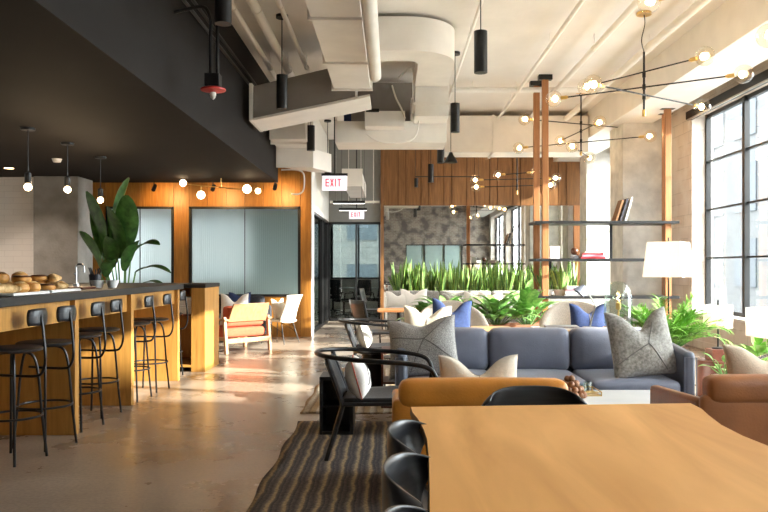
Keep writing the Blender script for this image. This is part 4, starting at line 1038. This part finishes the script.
t = thing('white_box', 'upright white box beside the timber posts on the middle board', 'box', (2.66, 12.3, 1.455)); G().box(-.08,.08,-.1,.1,0,.17).build('body', 'plasticwhite', t, smooth=0, bevel=.004); G().box(-.083,.083,-.103,.103,.17,.2).build('lid', 'whitefab', t, smooth=0, bevel=.004)
zt = .845
for k, (m, sz, w_) in enumerate((('book_grey',.03,.38), ('book_white',.028,.36), ('book_grey',.03,.36), ('book_pink',.02,.33), ('book_grey',.028,.34), ('book_white',.022,.28))):
    book('lying_book', ('grey','white','grey','rosy','grey','white')[k]+' book, number '+('one','two','three','four','five','six')[k]+' from the bottom of the grey pile on the lowest shelf board', (3.0, 12.3, zt), w_, .26, sz, m, (0,.05,-.05,.03,.1,-.04)[k], 'grey pile of books on the lowest board'); zt += sz
# ============================================================ LAMPS
def shade_lamp(name, label, base, zs0, zs1, w0, w1, rz, pole_m='blackmetal', foot=.0, foot_r=.12):
    t = thing(name, label, 'lamp', base, rz)
    z0, z1 = zs0-base[2], zs1-base[2]; e = .003
    g = G()
    a, b = w0/2, w1/2
    vs = [(-a,-a,z0),(a,-a,z0),(a,a,z0),(-a,a,z0),(-b,-b,z1),(b,-b,z1),(b,b,z1),(-b,b,z1)]
    g.add(vs, [(0,1,5,4),(1,2,6,5),(2,3,7,6),(3,0,4,7)])
    g.build('lamp_shade', 'shade', t, smooth=0, solid=.004)
    G().cyl((0,0,.01),(0,0,z1+.05),.009,n=10).build('pole', pole_m, t)
    G().lathe([(foot_r,0),(foot_r,.012),(.02,.02)], n=24).build('base', pole_m, t)
    G().ball((0,0,(z0+z1)/2-.02),.035,12).build('bulb', 'frostbulb', t)
    ld = bpy.data.lights.new('lamp_light', 'POINT'); ld.energy = 60*w0*w0; ld.color = (1,.80,.62); ld.shadow_soft_size = .05
    lo = bpy.data.objects.new('lamp_light', ld); C.objects.link(lo); lo.parent = t; lo.location = (0,0,(z0+z1)/2-.08)
    g = G()
    for k in range(4): g.cyl((0,0,z1-.02),(b*cos(pi/4+k*pi/2)*1.40,b*sin(pi/4+k*pi/2)*1.40,z1-.01),.003,n=6)
    g.build('shade_carrier', pole_m, t)
    return t
p = at(668.5, 277, 8.4)
shade_lamp('floor_lamp', 'tall floor lamp with a large white tapered square shade over the palm', (p.x, 8.4, .0), p.z, at(668,242,8.4).z, .435, .36, R(52))
p = at(718, 328, 7.5)
shade_lamp('table_lamp', 'small lamp with pinkish white cube shade on the dark red side table', (p.x, 7.5, .49), p.z, at(718,305,7.5).z, .215, .215, R(48), foot_r=.06)
p = at(771, 337, 5.9)
shade_lamp('table_lamp', 'white drum lamp cut by the right frame edge', (p.x, 5.9, .46), p.z, at(765,308,5.9).z, .26, .26, R(8), pole_m='chrome', foot_r=.06)
t = thing('plinth_table', 'dark red drum side table with a square block on top, under the small lamp', 'side table', (3.27, 7.5, 0))
G().lathe([(.20,0),(.20,.36),(.19,.375)], n=30).build('drum', 'mahogany', t); G().box(-.09,.09,-.09,.09,.376,.489).build('block', 'mahogany', t, smooth=0, bevel=.003)
t = thing('lamp_table', 'low dark side table at the right frame edge carrying a white lamp', 'side table', (3.06, 5.9, 0))
G().lathe([(.2,.44),(.2,.46)], n=28).build('tabletop', 'mahogany', t); G().lathe([(.14,0),(.03,.02),(.03,.44)], n=20).build('stem', 'blackmetal', t)
# glass dome with a wire bulb on the console
p = Vector((2.10, 6.93, .735))
t = thing('glass_dome', 'clear glass dome lamp with a round bulb behind the sofa', 'lamp', p)
G().lathe([(.125,.02),(.128,.2),(.12,.33),(.095,.40),(.05,.435),(.001,.445)], n=28).build('dome', 'dome', t)
G().lathe([(.14,0),(.14,.018),(.12,.02)], n=28).build('base', 'postwood', t)
G().cyl((0,0,.02),(0,0,.2),.008).lathe([(.02,.18),(.024,.2),(.024,.24),(.01,.25)], n=14).build('stem', 'brass', t)
G().ball((0,0,.30),.055,16).build('bulb', 'bulb', t); G().tube([(.012*cos(k),.012*sin(k),.26+.008*k) for k in range(10)], .002, 5).build('filament', 'filament', t)
# black task lamp head next to the dome
t = thing('task_lamp', 'dark adjustable desk lamp leaning left of the glass dome', 'lamp', (1.85, 6.98, .735))
G().lathe([(.07,0),(.07,.015),(.01,.02)], n=20).build('base', 'black', t)
G().tube([(0,0,.02),(.05,0,.22)], .007, 8).tube([(.05,0,.22),(-.06,0,.40)], .007, 8).build('arm', 'steel', t)
G().lathe([(.02,0),(.065,.09),(.06,.09),(.015,.0)], (-.05,0,.40), 18, (-.5,0,-.6)).build('head', 'navydark', t)
# ============================================================ LOUNGE BEYOND THE SOFA
def round_chair(label, loc, W, H_, rz=0):
    t = thing('lounge_chair', label, 'armchair', loc, rz, 'oatmeal lounge chairs with rounded backs')
    # faces -Y
    def fn(u, v):
        a = pi*u; x = -W/2*cos(a); y = .30*sin(a)*1.0
        h = .42+(H_-.42)*sin(a)**.55*v if v > 0 else .42
        zz = .22+(H_*(.62+.38*sin(a)**.8)-.22)*v
        return (x*(1-.05*v), y+.06*v*sin(a), zz)
    G().grid(fn, 22, 8).build('backrest', 'creamseat', t, solid=.09, sub=1)
    G().cushion((0,-.03,.34), W-.16, .56, .18, .07, .02).build('seat_cushion', 'creamseat', t, smooth=80)
    for sx in (-1,1):
        for sy in (-.2,.2): G().cyl((sx*W*.33,sy,0),(sx*W*.3,sy,.24),.012,.018,10).build('leg', 'chairwood', t)
    return t
round_chair('oatmeal rounded lounge chair behind the sofa, left of the leafy plants, indigo cushion on it', (.70, 8.75, .013), .86, .90)
round_chair('oatmeal rounded lounge chair behind the shelf side of the sofa, indigo cushion on it', (2.16, 8.55, .013), .90, .90)
pillow('indigo_cushion', 'indigo cushion with two points on the left oatmeal lounge chair', (.66, 8.50, .45), .48, .50, .16, 'bluefab', rx=-12, ry=4, chop=.28, seed=21, extra=[(0,-.9,0,.9)])
pillow('indigo_cushion', 'indigo cushion on the right oatmeal lounge chair, behind the magazines', (2.20, 8.30, .45), .44, .46, .16, 'bluefab', rx=-12, ry=0, chop=.22, seed=22, extra=[(0,-.9,0,.9)])
pillow('cream_cushion', 'cream cushion with wide points behind the grey tweed cushion', (.38, 8.02+.1, .45), .56, .44, .2, 'cream', rx=-10, rz=-8, chop=.26, seed=23, extra=[(0,-.9,0,.9)])
t = thing('lounge_bench', 'low upholstered bench under the cream cushion behind the sofa', 'bench', (.36, 8.15, .013))
G().cushion((0,0,.36), .5, .42, .14, .05, .01).build('seat', 'creamseat', t, smooth=80)
for sx in (-.2,.2):
    for sy in (-.15,.15): G().cyl((sx,sy,0),(sx,sy,.3),.014,n=8).build('leg', 'chairwood', t)
# far banquette before the planter
t = thing('banquette', 'long pale grey banquette in front of the snake plant planter', 'sofa')
G().box(-.1, 4.3, 15.2, 15.9, .1, .36).build('base', 'greytweed', t, smooth=0, bevel=.02)
for k in range(4): G().cushion((-.1+1.1*(k+.5), 15.5, .42), 1.09, .62, .14, .05, .01).build('seat_cushion', 'greytweed', t, smooth=80)
for k in range(4): G().cushion((-.1+1.1*(k+.5), 15.85, .62), 1.09, .14, .40, .05, .01, 1).build('back_cushion', 'greytweed', t, smooth=80)
g = G().box(-.1, 4.3, 15.2, 15.9, .0, .1); g.build('plinth', 'black', t, smooth=0); rebase(t)
for px, s_, l in ((398,.44,'leftmost white cushion on the far banquette'), (414,.5,'white cushion right beside the leftmost one on the far banquette'), (476,.44,'white cushion on the far banquette behind the leafy plants'), (491,.44,'rightmost white cushion on the far banquette, behind the leafy plants'), (452,.40,'pale cushion near the middle of the far banquette')):
    q = at(px, 300, 15.5); pillow('white_cushion', l, (q.x, 15.55, .47), s_*1.2, s_*.8, .16, 'whitefab' if px != 452 else 'greytweed', rx=-10, chop=.28, seed=px)
# small cafe table and chairs in the middle distance
def mid_table(label, c, w_, d_, h_, m='consolewood'):
    t = thing('cafe_table', label, 'table', c)
    G().box(-w_/2,w_/2,-d_/2,d_/2,h_-.03,h_).build('tabletop', m, t, smooth=0, bevel=.004)
    G().cyl((0,0,.02),(0,0,h_-.03),.03).lathe([(.25,0),(.25,.012),(.04,.03)], n=24).build('pedestal', 'black', t)
    return t
mid_table('small oak cafe table left behind the tweed cushion', (.10, 10.9, 0), .62, .6, .70, 'postwood')
def task_chair(label, loc, rz, group='black office chairs behind the glass'):
    t = thing('office_chair', label, 'office chair', loc, rz, group)
    G().grid(lambda u, v: ((u-.5)*.44*(1-.15*v), -.22-.06*v-.03*sin(pi*u), .55+.42*v), 8, 6).build('backrest', 'darkfab', t, solid=.04)
    G().cushion((0,0,.46), .46, .44, .07, .03, .01).build('seat', 'darkfab', t, smooth=80)
    G().cyl((0,0,.08),(0,0,.43),.025).build('column', 'black', t)
    g = G()
    for k in range(5): g.tube([(0,0,.1),(.27*cos(k*1.2566),.27*sin(k*1.2566),.05)], .016, 6).ball((.27*cos(k*1.2566),.27*sin(k*1.2566),.03),.03,8)
    g.build('star_base', 'black', t)
    for sx in (-1,1): G().tube([(sx*.22,-.1,.46),(sx*.27,-.1,.65),(sx*.27,.12,.66)], .014, 6).build('armrest', 'black', t)
    return t
oc = task_chair('black office chair nearest the left end of the glass partition', (-1.25, 19.4, 0), R(-60))
dup(oc, 'black office chair in the middle behind the glass partition', (-.85, 20.3, 0), R(160))
dup(oc, 'black office chair at the long desk behind the glass partition', (-.35, 19.8, 0), R(40))
dup(oc, 'black office chair beside the far office window', (-1.7, 21.5, 0), R(10))
t = thing('office_desk', 'long pale desk behind the glass partition', 'desk')
G().box(-1.9,-.15,20.9,21.6,.71,.74).build('tabletop', 'plasticwhite', t, smooth=0)
for x in (-1.85,-.24): G().box(x,x+.05,20.95,21.55,0,.71).build('leg', 'black', t, smooth=0)
rebase(t)
# black dining style chair at px 375-392 before the glass
def cafe_chair(label, loc, rz):
    t = thing('cafe_chair', label, 'chair', loc, rz, 'black cafe chairs in the middle distance')
    G().cushion((0,0,.45), .42, .42, .035, .015, .004).build('seat', 'blackwood', t, smooth=80)
    G().grid(lambda u, v: ((u-.5)*.42, -.21-.07*v-.03*sin(pi*u), .60+.28*v), 8, 5).build('backrest', 'blackwood', t, solid=.018)
    for sx in (-1,1):
        G().tube([(sx*.17,-.28,.86),(sx*.18,-.2,.45),(sx*.2,-.23,0)], .011, 7).build('leg', 'blackmetal', t); G().tube([(sx*.17,.16,.44),(sx*.2,.2,0)], .011, 7).build('leg', 'blackmetal', t)
    return t
cc = cafe_chair('black cafe chair at the left of the small oak table behind the tweed cushion', (-.22, 9.9, 0), R(-60))
dup(cc, 'black cafe chair by the glass partition, before the nearer dark desk', (-.35, 15.2, 0), R(-100))
# ============================================================ LOUNGE CORNER AT LEFT
def teak(label):
    t = thing('teak_armchair', label, 'armchair')
    W = .80; wd = 'chairwood'
    # front -Y... seen from behind-left; local front = +Y
    for sx in (-1,1):
        x = sx*(W/2-.02)
        G().box(x-.022,x+.022,.28,.33,0,.50).build('front_leg', wd, t, smooth=0, bevel=.004)
        G().hexa([(x-.022,-.36,0),(x+.022,-.36,0),(x+.022,-.31,0),(x-.022,-.31,0),(x-.022,-.30,.56),(x+.022,-.30,.56),(x+.022,-.25,.56),(x-.022,-.25,.56)]).build('rear_leg', wd, t, smooth=0, bevel=.004)
        G().box(x-.035,x+.035,-.34,.36,.50,.53).build('armrest', wd, t, smooth=0, bevel=.006)
        G().box(x-.015,x+.015,-.33,.30,.20,.25).build('side_rail', wd, t, smooth=0)
    for y, z in ((-.335,.16),(.29,.16)): G().box(-W/2+.02,W/2-.02,y,y+.03,z,z+.07).build('cross_rail', wd, t, smooth=0)
    G().hexa([(-.33,-.30,.48),(.33,-.30,.48),(.33,-.27,.48),(-.33,-.27,.48),(-.31,-.42,.76),(.31,-.42,.76),(.31,-.39,.76),(-.31,-.39,.76)]).build('back_panel', wd, t, smooth=0, bevel=.006)
    G().cushion((0,.04,.31), W-.1, .62, .15, .05, .01).build('seat_cushion', 'redfab', t, smooth=80)
    G().cushion((0,-.2,.56), W-.14, .13, .32, .05, .01, 1, rot=None).build('back_cushion', 'redfab', t, smooth=80)
    return t
t = teak('low teak armchair with brick red cushions, seen from behind, near the oak wall'); t.location = (-2.46, 11.75, 0); t.rotation_euler.z = R(46); t.scale = (1.06,1.06,1.0)
pillow('white_cushion', 'white cushion with two points showing above the teak armchair back', (-2.50, 11.86, .395), .46, .50, .15, 'whitefab', rz=8, rx=-4, chop=.25, seed=31)
t = thing('dark_sofa', 'dark charcoal sofa against the oak wall behind the teak armchair', 'sofa', (-3.2, 13.55, 0))
G().box(-.95,.95,-.42,.42,.08,.34).build('base', 'darkfab', t, smooth=40, bevel=.02)
for k in (-1,1): G().cushion((k*.42,-.05,.40), .83, .66, .14, .05, .01).build('seat_cushion', 'darkfab', t, smooth=80); G().cushion((k*.42,.3,.6), .83, .2, .38, .06, .02, 1).build('back_cushion', 'darkfab', t, smooth=80)
for k in (-1,1): G().cushion((k*.9,0,.36), .12, .84, .5, .04, .005).build('arm', 'darkfab', t, smooth=80)
for sx in (-.85,.85):
    for sy in (-.35,.35): G().cyl((sx,sy,0),(sx,sy,.08),.02).build('leg', 'black', t)
pillow('dark_cushion', 'dark blue cushion on the charcoal sofa beside the teak armchair', (-2.75, 13.42, .47), .42, .40, .14, 'bluefab', rx=-12, seed=33, chop=.15)
t = thing('wire_chair', 'cream shell chair on thin black wire legs by the oak wall', 'chair', (-1.95, 12.95, 0), R(62))
G().grid(lambda u, v: ((u-.5)*(.50-.10*v), .22-.44*v, .40+.02*(2*u-1)**2-.03*v), 10, 6).build('seat', 'cream', t, solid=.03)
G().grid(lambda u, v: ((u-.5)*(.46-.06*sin(v*3)), -.22-.16*v+.06*(2*u-1)**2, .40+.44*v), 10, 8).build('backrest', 'cream', t, solid=.02)
for sx in (-1,1):
    G().tube([(sx*.16,.16,.38),(sx*.22,.22,0)], .008, 6).build('leg', 'blackmetal', t); G().tube([(sx*.16,-.16,.38),(sx*.22,-.26,0)], .008, 6).build('leg', 'blackmetal', t)
    G().tube([(sx*.16,.16,.38),(sx*.19,-.20,.2)], .005, 6).build('brace', 'blackmetal', t)
pillow('cream_cushion', 'cream cushion leaning in the wire-legged shell chair', (-1.97+.05, 12.93, .42), .36, .36, .12, 'cream', rz=62+180-0, rx=14, chop=.2, seed=35)
# ============================================================ PLANTS
def planter(label, x0, x1, y0, y1, z1, m):
    t = thing('planter', label, 'planter')
    e = .03
    G().box(x0,x1,y0,y0+e,0,z1).box(x0,x1,y1-e,y1,0,z1).box(x0,x0+e,y0+e,y1-e,0,z1).box(x1-e,x1,y0+e,y1-e,0,z1).build('trough', m, t, smooth=0, bevel=.003)
    G().box(x0+e,x1-e,y0+e,y1-e,z1-.12,z1-.04).build('soil', 'soil', t, smooth=0)
    return rebase(t)
planter('long pale planter trough under the far mirror holding the snake plants', -.15, 4.35, 16.5, 17.0, .66, 'planter')
def snake(seed, h0=.84):
    t = thing('snake_plant', 'upright striped snake plant clump in the long planter before the mirror', 'plant', (0,0,0), 0, 'snake plants in the far planter')
    rn = random.Random(seed); g = G()
    for k in range(18):
        a = rn.random()*6.28; r = rn.random()*.13
        g.leaf((r*cos(a), r*sin(a), 0), a+rn.uniform(-.5,.5), h0*rn.uniform(.55,1.08), rn.uniform(.04,.065), 1.54-rn.random()*.42, rn.uniform(-.35,.15), .22, 7, lambda t: (.75+.35*sin(pi*t))*(1-max(0,t-.72)**1.3*5.0) if t < .97 else .04, rn.uniform(-1.5,1.5), True)
    g.build('leaves', ['leaf_snake', 'leaf_edge'], t, smooth=180)
    return t
protos = [snake(100+k) for k in range(4)]
rn = random.Random(9); k = 0
nx = 17
for i in range(nx):
    for j in range(2):
        x = .0+4.15*(i+.5*j*.9+.2)/nx; y = 16.66+.2*j; z = .62
        if k < 4: o = protos[k]
        else: o = dup(protos[k%4])
        o['label'] = 'upright striped snake plant before the mirror, '+('in the row nearer the glass corridor','between the middle cushions and the timber posts','at the window end of the trough')[min(2,int(i/nx*3))]
    o.location = (x, y, z); o.rotation_euler.z = rn.random()*6; s_ = rn.uniform(.88,1.1); o.scale = (1,1,s_); k += 1
def broad(name, label, loc, n, L, W, mats, seed, tilt=(.5,1.3), arch=(.9,1.5), z0=.0, stalk=.15, pot=None, potm='pot', cat='plant', group=None):
    t = thing(name, label, cat, loc, 0, group); rn = random.Random(seed); g = G(); st = G()
    for k in range(n):
        a = k*2.4+rn.uniform(-.3,.3); ti = rn.uniform(*tilt); L_ = L*rn.uniform(.7,1.1)
        sl = stalk*rn.uniform(.5,1.3); b0 = Vector((.02*cos(a),.02*sin(a),z0)); b1 = b0+Vector((cos(a)*cos(ti+.15),sin(a)*cos(ti+.15),sin(ti+.15)))*sl
        st.tube([b0,b0.lerp(b1,.5),b1], .005, 5)
        g.leaf(b1, a, L_, W*rn.uniform(.75,1.1), ti, rn.uniform(*arch), .28, 8, lambda t: max(.03, sin(pi*min(1,t*.95+.04))**.75*(1.15-.5*t)))
    g.build('leaves', mats, t, smooth=180); st.build('stalks', 'stalk', t)
    if pot: G().lathe([(pot*.75,0),(pot,z0),(pot*.92,z0),(pot*.9,z0-.03),(.001,z0-.03)], n=26).build('pot', potm, t)
    return t
# leafy plants in the low planter behind the sofa
planter('long low planter with broad-leaved plants behind the lounge chairs', .3, 2.35, 9.85, 10.25, .55, 'terracotta')
for i, (px, s_, l) in enumerate(((424,.8,'small broad-leaved plant leftmost in the low planter'), (446,1.0,'broad-leaved plant with pale pointed leaves above the indigo cushion'), (470,.85,'broad-leaved plant in the low planter between the two lush ones'), (497,1.15,'lush broad-leaved plant spreading in the middle of the low planter'), (528,1.25,'largest lush broad-leaved plant at the right end of the low planter'))):
    q = at(px, 300, 10.0); broad('broad_leaved_plant', l, (q.x, 10.03, .50), 34, .34*s_, .13*s_, 'leaf_hosta', 50+i, (.35,1.35), (.7,1.4), stalk=.22*s_)
# snake plant on the lowest board of the shelf
t = snake(140, .42); t['label'] = 'snake plant in a white pot on the lowest shelf board'; t.location = (2.80, 12.38, .845+.10); del t['group']
G().lathe([(.10,-.10),(.13,0),(.12,0),(.09,-.03),(.001,-.03)], n=24).build('pot', 'pot', t)
t2 = dup(t, 'second snake plant beside the timber posts, on the lowest shelf board', (2.55, 12.42, .945), 2.0)
# palm
def palm(label, loc, n, L, seed, spread=1.0):
    t = thing('potted_palm', label, 'plant', loc); rn = random.Random(seed); g = G(); st = G()
    for k in range(n):
        a = k*2.399+rn.uniform(-.2,.2); ti = rn.uniform(.75,1.5); L_ = L*rn.uniform(.55,1.08); arch = rn.uniform(.7,1.6)*spread
        p = Vector((.06*cos(a),.06*sin(a),.47)); pts = [p.copy()]; N = 16
        for j in range(N):
            an = ti-arch*(j/N)**1.4; p = p+Vector((cos(a)*cos(an),sin(a)*cos(an),sin(an)))*L_/N; pts.append(p.copy())
            if j >= 4:
                ll = .20*sin(pi*(j-3)/(N-2))**.6*L_/.75
                for sgn in (-1,1): g.leaf(p, a+sgn*rn.uniform(.75,1.15), ll*rn.uniform(.8,1.15), .022, an+rn.uniform(-.2,.25), .6, .1, 3, lambda t: 1.1-t)
        st.tube(pts, [.006]*6+[.003]*(len(pts)-6), 5)
    g.build('fronds', 'leaf_palm', t, smooth=180); st.build('stalks', 'stalk', t)
    G().lathe([(.15,0),(.20,.49),(.185,.49),(.18,.45),(.001,.45)], n=26).build('pot', 'pot', t)
    return t
palm('lush feathery green palm behind the sofa\'s right arm', (2.70, 7.35, 0), 96, .58, 60, .95)
broad('rubber_plant', 'bright green broad-leaved plant by the window at the right edge', (3.32, 6.75, .0), 24, .17, .095, 'leaf_palm', 71, (.8,1.5), (.5,1.3), .32, .24, .15)
broad('trailing_plant', 'small green plant beside the dark red drum table', (3.02, 6.80, 0), 12, .13, .07, 'leaf_hosta', 72, (.3,1.2), (.6,1.3), .32, .12, .11)
# bird of paradise behind the bar
t = thing('banana_plant', 'tall dark green broad-leaved plant behind the bar before the ribbed window', 'plant', (-4.50, 12.4, 0)); g = G(); st = G(); vn = G()
pr = lambda t: max(.03, sin(pi*min(1,t*.94+.05))**.6)
for (dx, zt, az, L, W, ti, arch) in ((-.12,1.62,.35,1.22,.44,1.50,.35),(.14,1.60,-1.2,.95,.44,1.42,.5),(-.30,1.50,-2.4,1.1,.36,1.4,.3),(.22,1.50,-.4,.75,.24,.75,1.1),(.30,1.22,-.25,.80,.18,.45,1.0),(-.02,1.45,-1.7,.95,.40,1.35,.5),(-.34,1.45,2.6,.95,.32,1.4,.3),(-.36,1.2,-2.6,.8,.34,1.3,.5),(-.14,1.3,-1.3,.75,.30,1.1,.8),(-.25,1.15,-1.0,.6,.26,.9,.9),(.38,1.0,-.25,.60,.14,.5,1.2),(.10,1.25,-.8,.8,.28,1.0,.7)):
    b1 = Vector((dx, -.05+.05*sin(az), zt)); st.tube([(dx*.2,0,.4),(dx*.6,0,.4+(zt-.4)*.5),b1], .014, 7)
    g.leaf(b1, az, L, W, ti, arch, .30, 12, pr, .6*sin(az*3)); vn_end = None
g.build('leaves', 'leaf_dark', t, smooth=180); st.build('stalks', 'stalk', t)
G().lathe([(.18,0),(.24,.42),(.22,.42),(.21,.38),(.001,.38)], n=28).build('pot', 'pot', t)
bpy.data.objects['banana_plant'].scale = (.86,.86,1)
# chrome framed chair at the right edge
t = thing('chrome_chair', 'chair with bent chrome tube frame at the right edge behind the brown armchair', 'chair', (2.88, 5.35, .0))
G().tube(spline([(-.28,.2,.0),(-.28,.22,.50),(-.22,-.05,.68),(0,-.2,.72),(.22,-.05,.68),(.28,.22,.5),(.28,.2,0)], 6), .012, 10).build('frame', 'chrome', t)
G().cushion((0,.05,.42), .46, .44, .07, .03, .01).build('seat', 'cream', t, smooth=80)
for sx in (-1,1): G().tube([(sx*.27,.15,.42),(sx*.2,-.22,.40),(sx*.22,-.26,0)], .011, 8).build('leg', 'chrome', t)
